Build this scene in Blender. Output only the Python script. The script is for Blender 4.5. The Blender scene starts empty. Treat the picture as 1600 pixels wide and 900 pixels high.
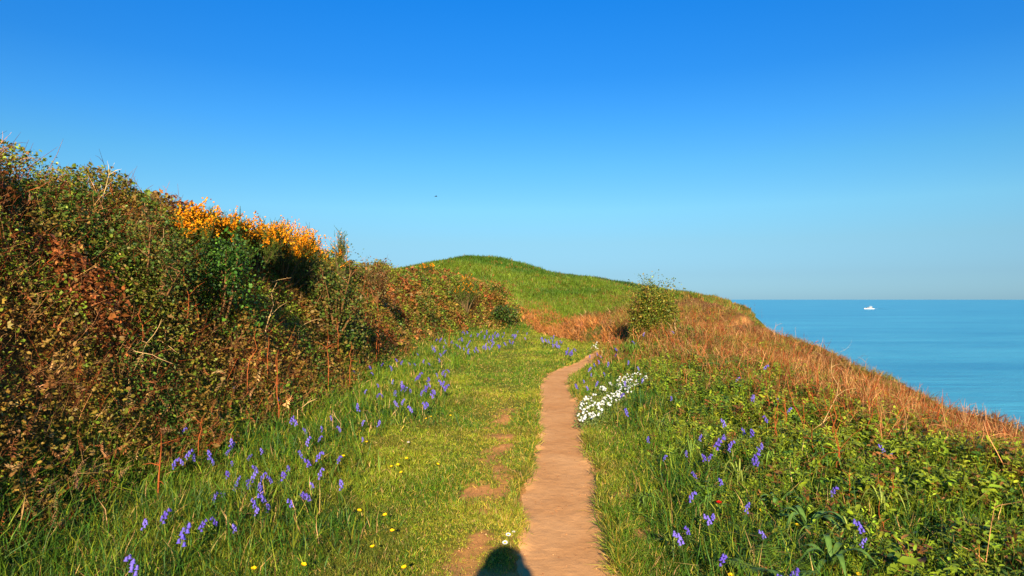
import bpy, math, random
import numpy as np
R = math.radians
rng = np.random.default_rng(11)
random.seed(5)
scene = bpy.context.scene
COL = scene.collection

# ------------------------------------------------------------------ camera, sky, sun, exposure
F_PX = 1040.0
EYE = 1.6
PITCH = math.atan(18 / F_PX)
cam = bpy.data.cameras.new('camera'); camo = bpy.data.objects.new('camera', cam); COL.objects.link(camo)
cam.sensor_width = 36; cam.lens = 36 * F_PX / 1600
cam.clip_start = 0.05; cam.clip_end = 200000
camo.location = (0, 0, EYE); camo.rotation_euler = (R(90) + PITCH, 0, 0)
scene.camera = camo

SUN_EL = R(19.7); SUN_AZ = R(-0.6)            # light travels towards +Y, a hair to the left
world = bpy.data.worlds.new('World'); scene.world = world; world.use_nodes = True
nt = world.node_tree; nt.nodes.clear()
sky = nt.nodes.new('ShaderNodeTexSky'); sky.sky_type = 'NISHITA'; sky.sun_disc = False
sky.sun_elevation = SUN_EL; sky.sun_rotation = math.pi + SUN_AZ
sky.air_density = 1.0; sky.dust_density = 0.25; sky.ozone_density = 3.5; sky.altitude = 20
SKY_S = 0.085; EXPO = 1.2
bg = nt.nodes.new('ShaderNodeBackground'); bg.inputs['Strength'].default_value = SKY_S
wo = nt.nodes.new('ShaderNodeOutputWorld')
# the clear sky of that evening: its own blues by height above the horizon, as a gain on the Nishita sky
ramp = nt.nodes.new('ShaderNodeValToRGB'); tcw = nt.nodes.new('ShaderNodeTexCoord'); sep = nt.nodes.new('ShaderNodeSeparateXYZ')
_tab = [(0.0, (155, 204, 224), (7.2, 7.3, 5.2)), (2.1, (163, 210, 227), (7.4, 8.3, 6.6)), (4.8, (158, 221, 248), (5.3, 7.75, 8.5)), (7.6, (144, 223, 262), (3.9, 6.3, 8.4)),
        (11.3, (108, 202, 262), (2.8, 4.95, 7.55)), (14.5, (80, 180, 264), (2.2, 4.0, 6.6)), (18.5, (53, 156, 252), (1.73, 3.2, 5.6)), (24.2, (32, 139, 240), (1.3, 2.45, 4.5)),
        (40.0, (18, 105, 205), (.75, 1.4, 2.8))]
_l = lambda c: ((c / 255 + 0.055) / 1.055) ** 2.4
for _i, (_e, _t, _r) in enumerate(_tab):
    if _i < 2: el = ramp.color_ramp.elements[_i]
    else: el = ramp.color_ramp.elements.new(0.999)
    el.position = math.sin(R(_e))
    el.color = tuple(_l(a) / (b * SKY_S * 2 ** EXPO) for a, b in zip(_t, _r)) + (1,)
mxs = nt.nodes.new('ShaderNodeVectorMath'); mxs.operation = 'MULTIPLY'
nt.links.new(tcw.outputs['Generated'], sep.inputs[0]); nt.links.new(sep.outputs[2], ramp.inputs[0])
nt.links.new(sky.outputs[0], mxs.inputs[0]); nt.links.new(ramp.outputs[0], mxs.inputs[1])
nt.links.new(mxs.outputs[0], bg.inputs[0]); nt.links.new(bg.outputs[0], wo.inputs[0])

sun = bpy.data.lights.new('sun', 'SUN'); suno = bpy.data.objects.new('sun', sun); COL.objects.link(suno)
sun.energy = 5.0; sun.angle = R(0.5); sun.color = (1.0, 0.86, 0.64)
suno.rotation_euler = (R(90) - SUN_EL, 0, SUN_AZ * -1)
suno.location = (2, -20, 12)
vs = scene.view_settings
vs.view_transform = 'Standard'; vs.look = 'None'; vs.gamma = 1.0; vs.exposure = EXPO; vs.use_curve_mapping = False
scene.cycles.max_bounces = 5; scene.cycles.diffuse_bounces = 2; scene.cycles.glossy_bounces = 2
scene.cycles.transmission_bounces = 3; scene.cycles.transparent_max_bounces = 4
scene.cycles.use_denoising = True

# ------------------------------------------------------------------ helpers
def lin(r, g, b):
    f = lambda c: ((c / 255 + 0.055) / 1.055) ** 2.4 if c > 10 else c / 255 / 12.92
    return np.array([f(r), f(g), f(b)])

def sm(a, b, t):
    t = np.clip((np.asarray(t, float) - a) / (b - a), 0, 1)
    return t * t * (3 - 2 * t)

def hsh(ix, iy, seed):
    n = (ix.astype(np.int64) * 374761393 + iy.astype(np.int64) * 668265263 + seed * 974634777) & 0xffffffff
    n = ((n ^ (n >> 13)) * 1274126177) & 0xffffffff
    n = (n ^ (n >> 16)) & 0xffffffff
    n = (n * 2246822519) & 0xffffffff
    return ((n ^ (n >> 15)) & 0xffffff) / float(0xffffff)

def vn(x, y, seed=0):
    x = np.asarray(x, float); y = np.asarray(y, float)
    ix = np.floor(x); iy = np.floor(y); fx = x - ix; fy = y - iy
    fx = fx * fx * (3 - 2 * fx); fy = fy * fy * (3 - 2 * fy)
    a = hsh(ix, iy, seed); b = hsh(ix + 1, iy, seed); c = hsh(ix, iy + 1, seed); d = hsh(ix + 1, iy + 1, seed)
    return (a + (b - a) * fx) * (1 - fy) + (c + (d - c) * fx) * fy

def fbm(x, y, s=1.0, o=4, seed=0):
    t = 0; a = 0.5; n = 0
    for k in range(o):
        t = t + a * vn(x * s, y * s, seed + k * 7); n += a; a *= 0.5; s *= 2.03
    return t / n

def worley(x, y, s, seed=0):
    """dome bumps: 0 in the gaps, 1 on the tops, and the id of the nearest clump"""
    x = np.asarray(x, float) * s; y = np.asarray(y, float) * s
    ix = np.floor(x); iy = np.floor(y)
    best = np.full(x.shape, 9.0); idd = np.zeros(x.shape)
    for dx in (-1, 0, 1):
        for dy in (-1, 0, 1):
            cx = ix + dx; cy = iy + dy
            px = cx + hsh(cx, cy, seed); py = cy + hsh(cx, cy, seed + 3)
            rr = 0.55 + 0.45 * hsh(cx, cy, seed + 5)
            d = ((px - x) ** 2 + (py - y) ** 2) / rr ** 2
            m = d < best
            best = np.where(m, d, best); idd = np.where(m, hsh(cx, cy, seed + 9), idd)
    return np.sqrt(np.clip(1 - best, 0, 1)), idd

def tag(o, label=None, cat=None, group=None, kind=None):
    if label: o['label'] = label
    if cat: o['category'] = cat
    if group: o['group'] = group
    if kind: o['kind'] = kind
    return o

def mesh_obj(name, V, Fc, mat, C=None, parent=None, smooth=False, link=True):
    """V (n,3); Fc int array (m,3) or (m,4); C (n,3) own colour of each vertex"""
    V = np.ascontiguousarray(V, np.float32); Fc = np.ascontiguousarray(Fc, np.int32)
    me = bpy.data.meshes.new(name)
    k = Fc.shape[1]
    me.vertices.add(len(V)); me.vertices.foreach_set('co', V.ravel())
    me.loops.add(Fc.size); me.loops.foreach_set('vertex_index', Fc.ravel())
    me.polygons.add(len(Fc)); me.polygons.foreach_set('loop_start', np.arange(0, Fc.size, k, dtype=np.int32))
    try: me.polygons.foreach_set('loop_total', np.full(len(Fc), k, np.int32))
    except Exception: pass
    me.update(calc_edges=True)
    if C is not None:
        a = me.color_attributes.new('Col', 'FLOAT_COLOR', 'POINT')
        cc = np.ones((len(V), 4), np.float32); cc[:, :3] = C
        a.data.foreach_set('color', cc.ravel())
    if smooth: me.polygons.foreach_set('use_smooth', np.ones(len(Fc), bool))
    me.materials.append(mat)
    o = bpy.data.objects.new(name, me)
    if link: COL.objects.link(o)
    if parent: o.parent = parent
    return o

def empty(name, loc, rz=0.0):
    o = bpy.data.objects.new(name, None); COL.objects.link(o)
    o.empty_display_size = 0.1
    o.location = loc; o.rotation_euler = (0, 0, rz); return o

def cat_geo(parts):
    V = []; Fc = []; C = []; n = 0
    for v, f, c in parts:
        v = np.asarray(v, float); f = np.asarray(f, int)
        c = np.asarray(c, float)
        if c.ndim == 1: c = np.tile(c, (len(v), 1))
        V.append(v); Fc.append(f + n); C.append(c); n += len(v)
    return np.vstack(V), np.vstack(Fc), np.vstack(C)

def tube(pts, rad, n=4, col=(1, 1, 1)):
    pts = np.asarray(pts, float); m = len(pts); rad = np.broadcast_to(np.asarray(rad, float), (m,))
    V = []; 
    for i in range(m):
        t = pts[min(i + 1, m - 1)] - pts[max(i - 1, 0)]; t = t / (np.linalg.norm(t) + 1e-9)
        a = np.cross(t, [0.31, 0.9, 0.17] if abs(t[2]) > 0.8 else [0, 0, 1]); a /= np.linalg.norm(a) + 1e-9
        b = np.cross(t, a)
        for k in range(n):
            w = 2 * math.pi * k / n
            V.append(pts[i] + rad[i] * (math.cos(w) * a + math.sin(w) * b))
    Fc = []
    for i in range(m - 1):
        for k in range(n):
            p = i * n + k; q = i * n + (k + 1) % n
            Fc += [[p, q, q + n], [p, q + n, p + n]]
    return np.array(V), np.array(Fc), np.asarray(col, float)

def leafg(L, W, fold=0.2, droop=0.15, col=(1, 1, 1), shape=0):
    """a leaf lying along +Y, folded on its midrib: 6 triangles"""
    if shape == 0: prof = [(0, 0), (0.35, 0.5), (0.7, 0.38), (1, 0)]
    else: prof = [(0, 0.05), (0.3, 0.5), (0.75, 0.42), (1, 0)]
    V = []; 
    for t, w in prof:
        z = -droop * L * t * t
        V += [(-w * W, t * L, z + fold * w * W), (0, t * L, z), (w * W, t * L, z + fold * w * W)]
    Fc = []
    for i in range(len(prof) - 1):
        a = 3 * i
        Fc += [[a, a + 1, a + 4], [a, a + 4, a + 3], [a + 1, a + 2, a + 5], [a + 1, a + 5, a + 4]]
    return np.array(V, float), np.array(Fc), np.asarray(col, float)

def bladeg(L, W, bend=0.4, col=(1, 1, 1)):
    V = [(-W / 2, 0, 0), (W / 2, 0, 0), (-W * .4, bend * L * .25, L * .55), (W * .4, bend * L * .25, L * .55), (0, bend * L * .9, L * (1 - bend * .35))]
    return np.array(V, float), np.array([[0, 1, 3], [0, 3, 2], [2, 3, 4]]), np.asarray(col, float)

def rotm(rx, ry, rz):
    cx, sx, cy, sy, cz, sz = np.cos(rx), np.sin(rx), np.cos(ry), np.sin(ry), np.cos(rz), np.sin(rz)
    M = np.empty(np.shape(cx) + (3, 3))
    M[..., 0, 0] = cz * cy; M[..., 0, 1] = cz * sy * sx - sz * cx; M[..., 0, 2] = cz * sy * cx + sz * sx
    M[..., 1, 0] = sz * cy; M[..., 1, 1] = sz * sy * sx + cz * cx; M[..., 1, 2] = sz * sy * cx - cz * sx
    M[..., 2, 0] = -sy; M[..., 2, 1] = cy * sx; M[..., 2, 2] = cy * cx
    return M

def xf(g, loc=(0, 0, 0), rot=(0, 0, 0), s=1.0):
    v, f, c = g
    M = rotm(np.array(rot[0], float), np.array(rot[1], float), np.array(rot[2], float))
    return (np.asarray(v) * s) @ M.T + np.asarray(loc), f, c

def realise(templates, P, tilt, yaw, S, tint, widen=None, wind=None):
    """lay one of the templates at each point; S (n,) or (n,3) scales; tint (n,3) multiplies the template's colours"""
    n = len(P); which = rng.integers(0, len(templates), n)
    out = []; S = np.asarray(S, float)
    if S.ndim == 1: S = np.repeat(S[:, None], 3, 1)
    for k, (v, f, c) in enumerate(templates):
        I = np.where(which == k)[0]
        if not len(I): continue
        c = np.asarray(c, float)
        if c.ndim == 1: c = np.tile(c, (len(v), 1))
        M = rotm(tilt[I, 0], tilt[I, 1], yaw[I])
        vv = np.einsum('nij,nkj->nki', M, v[None] * S[I][:, None, :]) + P[I][:, None, :]
        ff = (f[None] + (np.arange(len(I)) * len(v))[:, None, None])
        cc = c[None] * tint[I][:, None, :]
        out.append((vv.reshape(-1, 3), ff.reshape(-1, f.shape[1]), cc.reshape(-1, 3)))
    return cat_geo(out)

def jit(base, n, v=0.2, h=0.08):
    """base colour(s) with per item variation"""
    base = np.asarray(base, float)
    b = np.tile(base, (n, 1)) if base.ndim == 1 else base
    k = np.exp(rng.normal(0, v, n))[:, None]
    return np.clip(b * k * np.exp(rng.normal(0, h, (n, 3))), 0, 0.95)

# ------------------------------------------------------------------ materials
def mat_plain(name, col, rough=0.6, **kw):
    m = bpy.data.materials.new(name); m.use_nodes = True
    b = m.node_tree.nodes['Principled BSDF']
    b.inputs['Base Color'].default_value = (*col, 1); b.inputs['Roughness'].default_value = rough
    # a little procedural mottling so that nothing is one flat value
    N = m.node_tree.nodes; Lk = m.node_tree.links
    tc = N.new('ShaderNodeTexCoord'); no = N.new('ShaderNodeTexNoise'); no.inputs['Scale'].default_value = kw.get('ns', 8)
    mx = N.new('ShaderNodeMix'); mx.data_type = 'RGBA'; mx.blend_type = 'MULTIPLY'; mx.inputs[0].default_value = kw.get('amt', 0.3)
    mx.inputs[6].default_value = (*col, 1)
    Lk.new(tc.outputs['Object'], no.inputs['Vector']); Lk.new(no.outputs['Color'], mx.inputs[7]); Lk.new(mx.outputs[2], b.inputs['Base Color'])
    return m

def mat_leaf(name, rough=0.5, trans=0.3, spec=0.35, ns=14.0):
    m = bpy.data.materials.new(name); m.use_nodes = True
    N = m.node_tree.nodes; Lk = m.node_tree.links
    b = N['Principled BSDF']; out = N['Material Output']
    at = N.new('ShaderNodeAttribute'); at.attribute_name = 'Col'
    tc = N.new('ShaderNodeTexCoord'); no = N.new('ShaderNodeTexNoise'); no.inputs['Scale'].default_value = ns; no.inputs['Detail'].default_value = 3
    mr = N.new('ShaderNodeMapRange'); mr.inputs[1].default_value = .3; mr.inputs[2].default_value = .7; mr.inputs[3].default_value = .72; mr.inputs[4].default_value = 1.22
    vm = N.new('ShaderNodeVectorMath'); vm.operation = 'SCALE'
    Lk.new(tc.outputs['Object'], no.inputs['Vector']); Lk.new(no.outputs['Fac'], mr.inputs[0])
    Lk.new(at.outputs['Color'], vm.inputs[0]); Lk.new(mr.outputs[0], vm.inputs['Scale'])
    Lk.new(vm.outputs[0], b.inputs['Base Color'])
    b.inputs['Roughness'].default_value = rough; b.inputs['Specular IOR Level'].default_value = spec
    if trans > 0:
        tr = N.new('ShaderNodeBsdfTranslucent'); Lk.new(vm.outputs[0], tr.inputs['Color'])
        mx = N.new('ShaderNodeMixShader'); mx.inputs[0].default_value = trans
        Lk.new(b.outputs[0], mx.inputs[1]); Lk.new(tr.outputs[0], mx.inputs[2]); Lk.new(mx.outputs[0], out.inputs[0])
    return m

M_LEAF = mat_leaf('leaves', 0.5, 0.28, 0.3)
M_GRASS = mat_leaf('grass_blades', 0.55, 0.3, 0.25)
M_DEAD = mat_leaf('dead_stems', 0.8, 0.0, 0.1)
M_PETAL = mat_leaf('petals', 0.6, 0.25, 0.1, 60)

# ------------------------------------------------------------------ shape of the land
def pxc(y):                                   # centre line of the trodden path
    y = np.asarray(y, float)
    return 0.12 + 0.058 * y + 0.05 * np.clip(y - 13.0, 0, None) ** 2 + 0.03 * np.sin(y * 0.9)
def phw(y):                                   # half width
    y = np.asarray(y, float)
    return 0.27 + 0.02 * np.sin(y * 1.3 + 1) + 0.0 * y
def offp(x, y):                               # distance outside the ragged edge of the trodden earth
    return np.abs(x - pxc(y)) - phw(y) + (fbm(x, y, 3.2, 5, 140) - .5) * .24
def fxl(y):                                   # foot of the left bank
    y = np.asarray(y, float)
    return -2.75 + 0.12 * np.sin(y * 0.8) + 0.02 * np.clip(y - 22, 0, 16) ** 2
def brow(y):                                  # lateral position of the cliff brow on the right
    y = np.asarray(y, float)
    return 9 + 0.38 * np.clip(y - 35, 0, None)

def yfoot(x):                                 # near edge of the bracken bed that closes the lawn
    return np.interp(np.asarray(x, float), [-1, .3, .9, 1.7, 2.5, 3.4, 6, 9, 12], [60, 35, 33, 27, 22, 20.5, 20.5, 24, 32])
def ebed(x, y):
    yf = yfoot(x); g = (yfoot(np.asarray(x) + .2) - yfoot(np.asarray(x) - .2)) / .4
    return (y - yf) / np.sqrt(1 + g * g)
GX = np.concatenate([np.arange(-30, 80.01, 0.1)])
GY = np.arange(-12, 260.01, 0.5)
def build_table():
    X, Y = np.meshgrid(GX, GY)
    # near land: lawn, left bank, right verge
    s = fxl(Y) - X
    Hb = (2.0 - .35 * sm(13, 24, Y)) * (1 - sm(-1.8, 0.9, X) * 0.62)
    fade = 1.0
    zl = Hb * sm(-0.15, 2.1, s) * fade + 0.07 * np.clip(s - 1.9, 0, 9)
    u = X - (pxc(np.minimum(Y, 16)) + 0.3)
    z4 = np.clip(0.05 + 0.031 * Y, 0.05, 0.85)
    zb = np.clip(-2.1 + 0.115 * Y, -2.3, 1.6)
    b = brow(Y)
    t = sm(4.0, 1.0, 4.0)
    up = z4 * sm(0.05, 3.3, u)
    k = sm(3.6, b, X)
    zr = up * (1 - k) + zb * k
    near = np.where(X > 0, zl + zr, zl)
    near = near + .28 * np.exp(-((Y - 17.6) / 1.3) ** 2) * sm(1.5, 2.6, X) * (1 - sm(4.5, 7, X))      # swell that hides the bend
    yf = yfoot(X); e = (Y - yf) / np.sqrt(1 + np.gradient(yf, axis=1) ** 2 / 0.01)
    near = near + np.where(X > -1, .5 * sm(0, 2.4, e) * (1 - .75 * sm(2.6, 4.5, X)) * (1 - sm(7, 12, X)), 0)
    # the hill beyond
    def sect(xs, zs): return np.interp(GX, xs, zs)
    s1 = sect([-30, -13, -8.5, -5.5, -2, 2, 8.7, 15.6, 22, 30, 34], [3.2, 5.0, 6.4, 6.75, 6.4, 5.5, 3.7, 1.7, 1.0, -.2, -2.5])       # y = 90
    s2 = sect([-30, -5, 8.6, 17, 26, 42, 50, 55], [5.5, 6.3, 6.7, 6.0, 4.6, 2.0, 0.3, -2])                        # y = 150
    s0 = sect([-30, -6, -1, 1, 5, 9, 12], [2.5, 2.5, 1.6, .75, .75, 1.6, 1.3])                                 # y = 38
    hill = np.empty_like(X)
    for j, y in enumerate(GY):
        if y < 38: hill[j] = s0
        elif y < 90:
            w = (y - 38) / 52.; w2 = float(sm(0, 1, w)) * .6 + w * .4; hill[j] = s0 * (1 - w2) + s1 * w2
        elif y < 150:
            w = (y - 90) / 60.; hill[j] = s1 * (1 - w) + s2 * w - 1.6 * math.sin(math.pi * w)
        else: hill[j] = s2 - 0.02 * (y - 150)
    wv = sm(31.5, 39, Y + 0.0 * X)
    Z = near * (1 - wv) + hill * wv
    # off the brow the ground drops to the sea
    e = np.clip(X - b, 0, None)
    Z = Z - 0.62 * e - 0.06 * e ** 2
    Z = np.maximum(Z, -22)
    # smooth
    for _ in range(2):
        Z[:, 1:-1] = (Z[:, :-2] + Z[:, 1:-1] * 2 + Z[:, 2:]) / 4
        Z[1:-1] = (Z[:-2] + Z[1:-1] * 2 + Z[2:]) / 4
    return Z
TAB = build_table()
def T0(x, y):
    x = np.clip(np.asarray(x, float), GX[0], GX[-1] - 1e-6); y = np.clip(np.asarray(y, float), GY[0], GY[-1] - 1e-6)
    i = (x - GX[0]) / 0.1; j = (y - GY[0]) / 0.5
    i0 = i.astype(int) if hasattr(i, 'astype') else int(i); j0 = j.astype(int) if hasattr(j, 'astype') else int(j)
    a = i - i0; b = j - j0
    i1 = np.minimum(i0 + 1, len(GX) - 1); j1 = np.minimum(j0 + 1, len(GY) - 1)
    return (TAB[j0, i0] * (1 - a) + TAB[j0, i1] * a) * (1 - b) + (TAB[j1, i0] * (1 - a) + TAB[j1, i1] * a) * b
def T(x, y):
    x = np.asarray(x, float); y = np.asarray(y, float)
    off = offp(x, y)
    onpath = 1 - sm(-0.06, 0.12, off)
    d = np.hypot(x, y)
    bump = (fbm(x, y, 1.3, 3, 3) - 0.5) * 0.16 + (fbm(x, y, 7, 2, 8) - .5) * 0.05
    big = (fbm(x, y, 0.12, 3, 21) - 0.5) * 1.3 * sm(38, 70, y) + (fbm(x, y, 0.5, 3, 27) - .5) * .5 * sm(5, 9, x)
    return T0(x, y) + bump * (1 - onpath * 0.85) * (0.35 + 0.65 * sm(0.1, 1.2, off)) - 0.055 * onpath + big

def soil_mask(x, y):
    w = (fbm(x, y, 3.1, 5, 40) - 0.5) + .5 * (fbm(x, y, 14, 3, 44) - .5)
    m = .85 * sm(-.04, .26, w + 0.15 - ((x + 0.19 - .014 * (y - 6)) / 0.2) ** 2 * .16) * (1 - sm(9.0, 11.5, y))
    for cx, cy, rx, ry in ((-.30, 5.75, .19, .38), (-.10, 7.5, .14, .4), (-.22, 4.55, .12, .4), (-.09, 8.9, .1, .5)):
        q = ((x - cx) / rx) ** 2 + ((y - cy) / ry) ** 2
        m = np.maximum(m, sm(-.25, .65, .8 - q + w * 3.0))
    off = offp(x, y)
    m = np.maximum(m, 1 - sm(-0.02, 0.07, off))
    # crumbled right edge of the path
    ro = x - pxc(y) - phw(y)
    m = np.maximum(m, sm(.05, .2, w + .09 - np.abs(ro - .12) * .8) * (1 - sm(9, 13, y)) * (ro > 0))
    return m

def ray(px, py):
    dx = (px - 800) / F_PX; dz = (450 - py) / F_PX
    c, s = math.cos(PITCH), math.sin(PITCH)
    v = np.array([dx, c - dz * s, s + dz * c]); return v / np.linalg.norm(v)
def at(px, py, h=0.0, far=300.0):
    """where the sight line through a pixel of the photograph meets the land (raised by h)"""
    v = ray(px, py); t = np.geomspace(2.0, far, 260)
    for _ in range(3):
        x_, y_ = v[0] * t, v[1] * t; hit = np.where(v[2] * t + EYE <= T(x_, y_) + h)[0]
        if not len(hit): return None
        i = max(1, hit[0]); t = np.linspace(t[i - 1], t[i], 12)
    q = v * t[-1]; return np.array([q[0], q[1], float(T(q[0], q[1]))])
def atd(px, d):
    x = (px - 800) / F_PX * d; return np.array([x, d, float(T(x, d))])

# ------------------------------------------------------------------ ground, path, sea
def graded(segs):
    out = []
    for a, b, s in segs: out.append(np.arange(a, b, s))
    return np.concatenate(out + [[segs[-1][1]]])
xs = graded([(-700, -60, 40), (-60, -30, 2), (-30, -9, .5), (-9, -3.6, .12), (-3.6, 2.6, .05), (2.6, 5, .12), (5, 14, .25), (14, 80, .8)])
ys = graded([(-400, -30, 30), (-30, 2, 1.0), (2, 10, .07), (10, 20, .15), (20, 45, .4), (45, 120, 1.2), (120, 260, 3), (260, 300, 10)])
X, Y = np.meshgrid(xs, ys)
Z = T(X, Y)
soil = soil_mask(X, Y)
C_SOIL = lin(198, 136, 74); C_MOSS = lin(92, 98, 28); C_DRYG = lin(120, 80, 40); C_HILLG = lin(78, 96, 20)
nz = fbm(X, Y, 3, 3, 60)[..., None]
sl = (fxl(Y) - X)[..., None]
base = C_MOSS * (0.8 + .4 * nz) + 0 * nz
rust = sm(4.0, 5.5, X)[..., None] * (1 - sm(40, 60, Y)[..., None])
base = base * (1 - rust) + (C_DRYG * (.7 + .6 * nz)) * rust
lb = sm(0.1, .8, sl) * (1 - sm(34, 40, Y)[..., None])
base = base * (1 - lb) + lin(84, 66, 30) * lb
hl = sm(37, 44, Y)[..., None] * (1 - sm(14, 30, X)[..., None])
base = base * (1 - hl) + C_HILLG * hl
Cg = base * (1 - soil[..., None]) + C_SOIL * (0.9 + .2 * nz) * soil[..., None]
ny, nx = X.shape
idx = np.arange(nx * ny).reshape(ny, nx)
FQ = np.stack([idx[:-1, :-1], idx[:-1, 1:], idx[1:, 1:], idx[1:, :-1]], -1).reshape(-1, 4)
def mat_ground():
    m = bpy.data.materials.new('ground'); m.use_nodes = True
    N = m.node_tree.nodes; L = m.node_tree.links; b = N['Principled BSDF']
    at_ = N.new('ShaderNodeAttribute'); at_.attribute_name = 'Col'
    tc = N.new('ShaderNodeTexCoord')
    n1 = N.new('ShaderNodeTexNoise'); n1.inputs['Scale'].default_value = 22; n1.inputs['Detail'].default_value = 6
    n2 = N.new('ShaderNodeTexNoise'); n2.inputs['Scale'].default_value = 160; n2.inputs['Detail'].default_value = 3
    for n in (n1, n2): L.new(tc.outputs['Object'], n.inputs['Vector'])
    mr = N.new('ShaderNodeMapRange'); mr.inputs[1].default_value = .25; mr.inputs[2].default_value = .75; mr.inputs[3].default_value = .75; mr.inputs[4].default_value = 1.2
    L.new(n1.outputs['Fac'], mr.inputs[0])
    vm = N.new('ShaderNodeVectorMath'); vm.operation = 'SCALE'; L.new(at_.outputs['Color'], vm.inputs[0]); L.new(mr.outputs[0], vm.inputs['Scale'])
    L.new(vm.outputs[0], b.inputs['Base Color']); b.inputs['Roughness'].default_value = .95; b.inputs['Specular IOR Level'].default_value = .1
    ad = N.new('ShaderNodeMath'); ad.operation = 'ADD'; L.new(n1.outputs['Fac'], ad.inputs[0]); L.new(n2.outputs['Fac'], ad.inputs[1])
    bp = N.new('ShaderNodeBump'); bp.inputs['Strength'].default_value = .5; bp.inputs['Distance'].default_value = .02
    L.new(ad.outputs[0], bp.inputs['Height']); L.new(bp.outputs[0], b.inputs['Normal'])
    return m
ground = mesh_obj('ground', np.stack([X, Y, Z], -1).reshape(-1, 3), FQ, mat_ground(), Cg.reshape(-1, 3), smooth=True)
tag(ground, 'sandy headland soil and turf under the plants', kind='structure')

# the trodden path: its own sheet, dished, its ragged rims running under the turf
def mat_path():
    m = bpy.data.materials.new('trodden_sand'); m.use_nodes = True
    N = m.node_tree.nodes; L = m.node_tree.links; b = N['Principled BSDF']
    tc = N.new('ShaderNodeTexCoord')
    def noise(s, d=5, dist=0):
        n = N.new('ShaderNodeTexNoise'); n.inputs['Scale'].default_value = s; n.inputs['Detail'].default_value = d; n.inputs['Distortion'].default_value = dist
        L.new(tc.outputs['Object'], n.inputs['Vector']); return n
    a, c, e = noise(1.7, 4, .6), noise(14, 6), noise(170, 3)
    cr = N.new('ShaderNodeValToRGB'); cr.color_ramp.elements[0].position = .32; cr.color_ramp.elements[1].position = .7
    cr.color_ramp.elements[0].color = (*lin(198, 140, 84), 1); cr.color_ramp.elements[1].color = (*lin(216, 160, 102), 1)
    L.new(a.outputs['Fac'], cr.inputs[0])
    cr2 = N.new('ShaderNodeValToRGB'); cr2.color_ramp.elements[0].position = .3; cr2.color_ramp.elements[1].position = .62
    cr2.color_ramp.elements[0].color = (.72, .68, .62, 1); cr2.color_ramp.elements[1].color = (1, 1, 1, 1)
    L.new(c.outputs['Fac'], cr2.inputs[0])
    mx = N.new('ShaderNodeMix'); mx.data_type = 'RGBA'; mx.blend_type = 'MULTIPLY'; mx.inputs[0].default_value = .38
    L.new(cr.outputs[0], mx.inputs[6]); L.new(cr2.outputs[0], mx.inputs[7]); L.new(mx.outputs[2], b.inputs['Base Color'])
    b.inputs['Roughness'].default_value = .95; b.inputs['Specular IOR Level'].default_value = .08
    ad = N.new('ShaderNodeMath'); ad.operation = 'MULTIPLY_ADD'; ad.inputs[1].default_value = 2.5
    L.new(c.outputs['Fac'], ad.inputs[0]); L.new(e.outputs['Fac'], ad.inputs[2])
    bp = N.new('ShaderNodeBump'); bp.inputs['Strength'].default_value = .4; bp.inputs['Distance'].default_value = .009
    L.new(ad.outputs[0], bp.inputs['Height']); L.new(bp.outputs[0], b.inputs['Normal'])
    return m
yy = graded([(-30, 2, .5), (2, 12, .06), (12, 22, .1)])
uu = np.linspace(-1, 1, 33)
U, YY = np.meshgrid(uu, yy)
XX = pxc(YY) + U * (phw(YY) + .13)
zb_ = T0(pxc(YY), YY) - 0.055
dish = 0.022 - 0.085 * np.abs(U) ** 3 + (fbm(XX, YY, 3.5, 3, 77) - .5) * .03 + (fbm(XX, YY, 15, 2, 78) - .5) * .007
ZP = T(XX, YY) + .014 - .05 * np.abs(U) ** 5 + (fbm(XX, YY, 15, 2, 78) - .5) * .007
ny, nx = XX.shape; idx = np.arange(nx * ny).reshape(ny, nx)
FP = np.stack([idx[:-1, :-1], idx[:-1, 1:], idx[1:, 1:], idx[1:, :-1]], -1).reshape(-1, 4)
tag(mesh_obj('path', np.stack([XX, YY, ZP], -1).reshape(-1, 3), FP, mat_path(), smooth=True), 'narrow trodden path of sandy orange earth', kind='structure')

SEA = -14.4
def mat_sea():
    m = bpy.data.materials.new('sea_water'); m.use_nodes = True
    N = m.node_tree.nodes; L = m.node_tree.links; b = N['Principled BSDF']
    tc = N.new('ShaderNodeTexCoord')
    mp = N.new('ShaderNodeMapping'); mp.inputs['Scale'].default_value = (.22, 1, 1); mp.inputs['Rotation'].default_value = (0, 0, R(8))
    L.new(tc.outputs['Object'], mp.inputs[0])
    n1 = N.new('ShaderNodeTexNoise'); n1.inputs['Scale'].default_value = .16; n1.inputs['Detail'].default_value = 8; n1.inputs['Roughness'].default_value = .7
    n2 = N.new('ShaderNodeTexNoise'); n2.inputs['Scale'].default_value = .035; n2.inputs['Detail'].default_value = 9; n2.inputs['Roughness'].default_value = .75
    L.new(mp.outputs[0], n1.inputs['Vector']); L.new(mp.outputs[0], n2.inputs['Vector'])
    cr = N.new('ShaderNodeValToRGB'); cr.color_ramp.elements[0].position = .38; cr.color_ramp.elements[1].position = .62
    cr.color_ramp.elements[0].color = (.03, .25, .38, 1); cr.color_ramp.elements[1].color = (.07, .38, .48, 1)
    L.new(n2.outputs['Fac'], cr.inputs[0]); L.new(cr.outputs[0], b.inputs['Base Color'])
    b.inputs['Roughness'].default_value = .28; b.inputs['IOR'].default_value = 1.33; b.inputs['Specular IOR Level'].default_value = .4
    bp = N.new('ShaderNodeBump'); bp.inputs['Strength'].default_value = .7; bp.inputs['Distance'].default_value = 1.4
    L.new(n1.outputs['Fac'], bp.inputs['Height']); L.new(bp.outputs[0], b.inputs['Normal'])
    return m
rr = np.array([0, 60, 120, 250, 500, 1000, 2500, 6000, 15000, 40000, 90000.])
th = np.linspace(0, 2 * np.pi, 97)[:-1]
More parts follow.
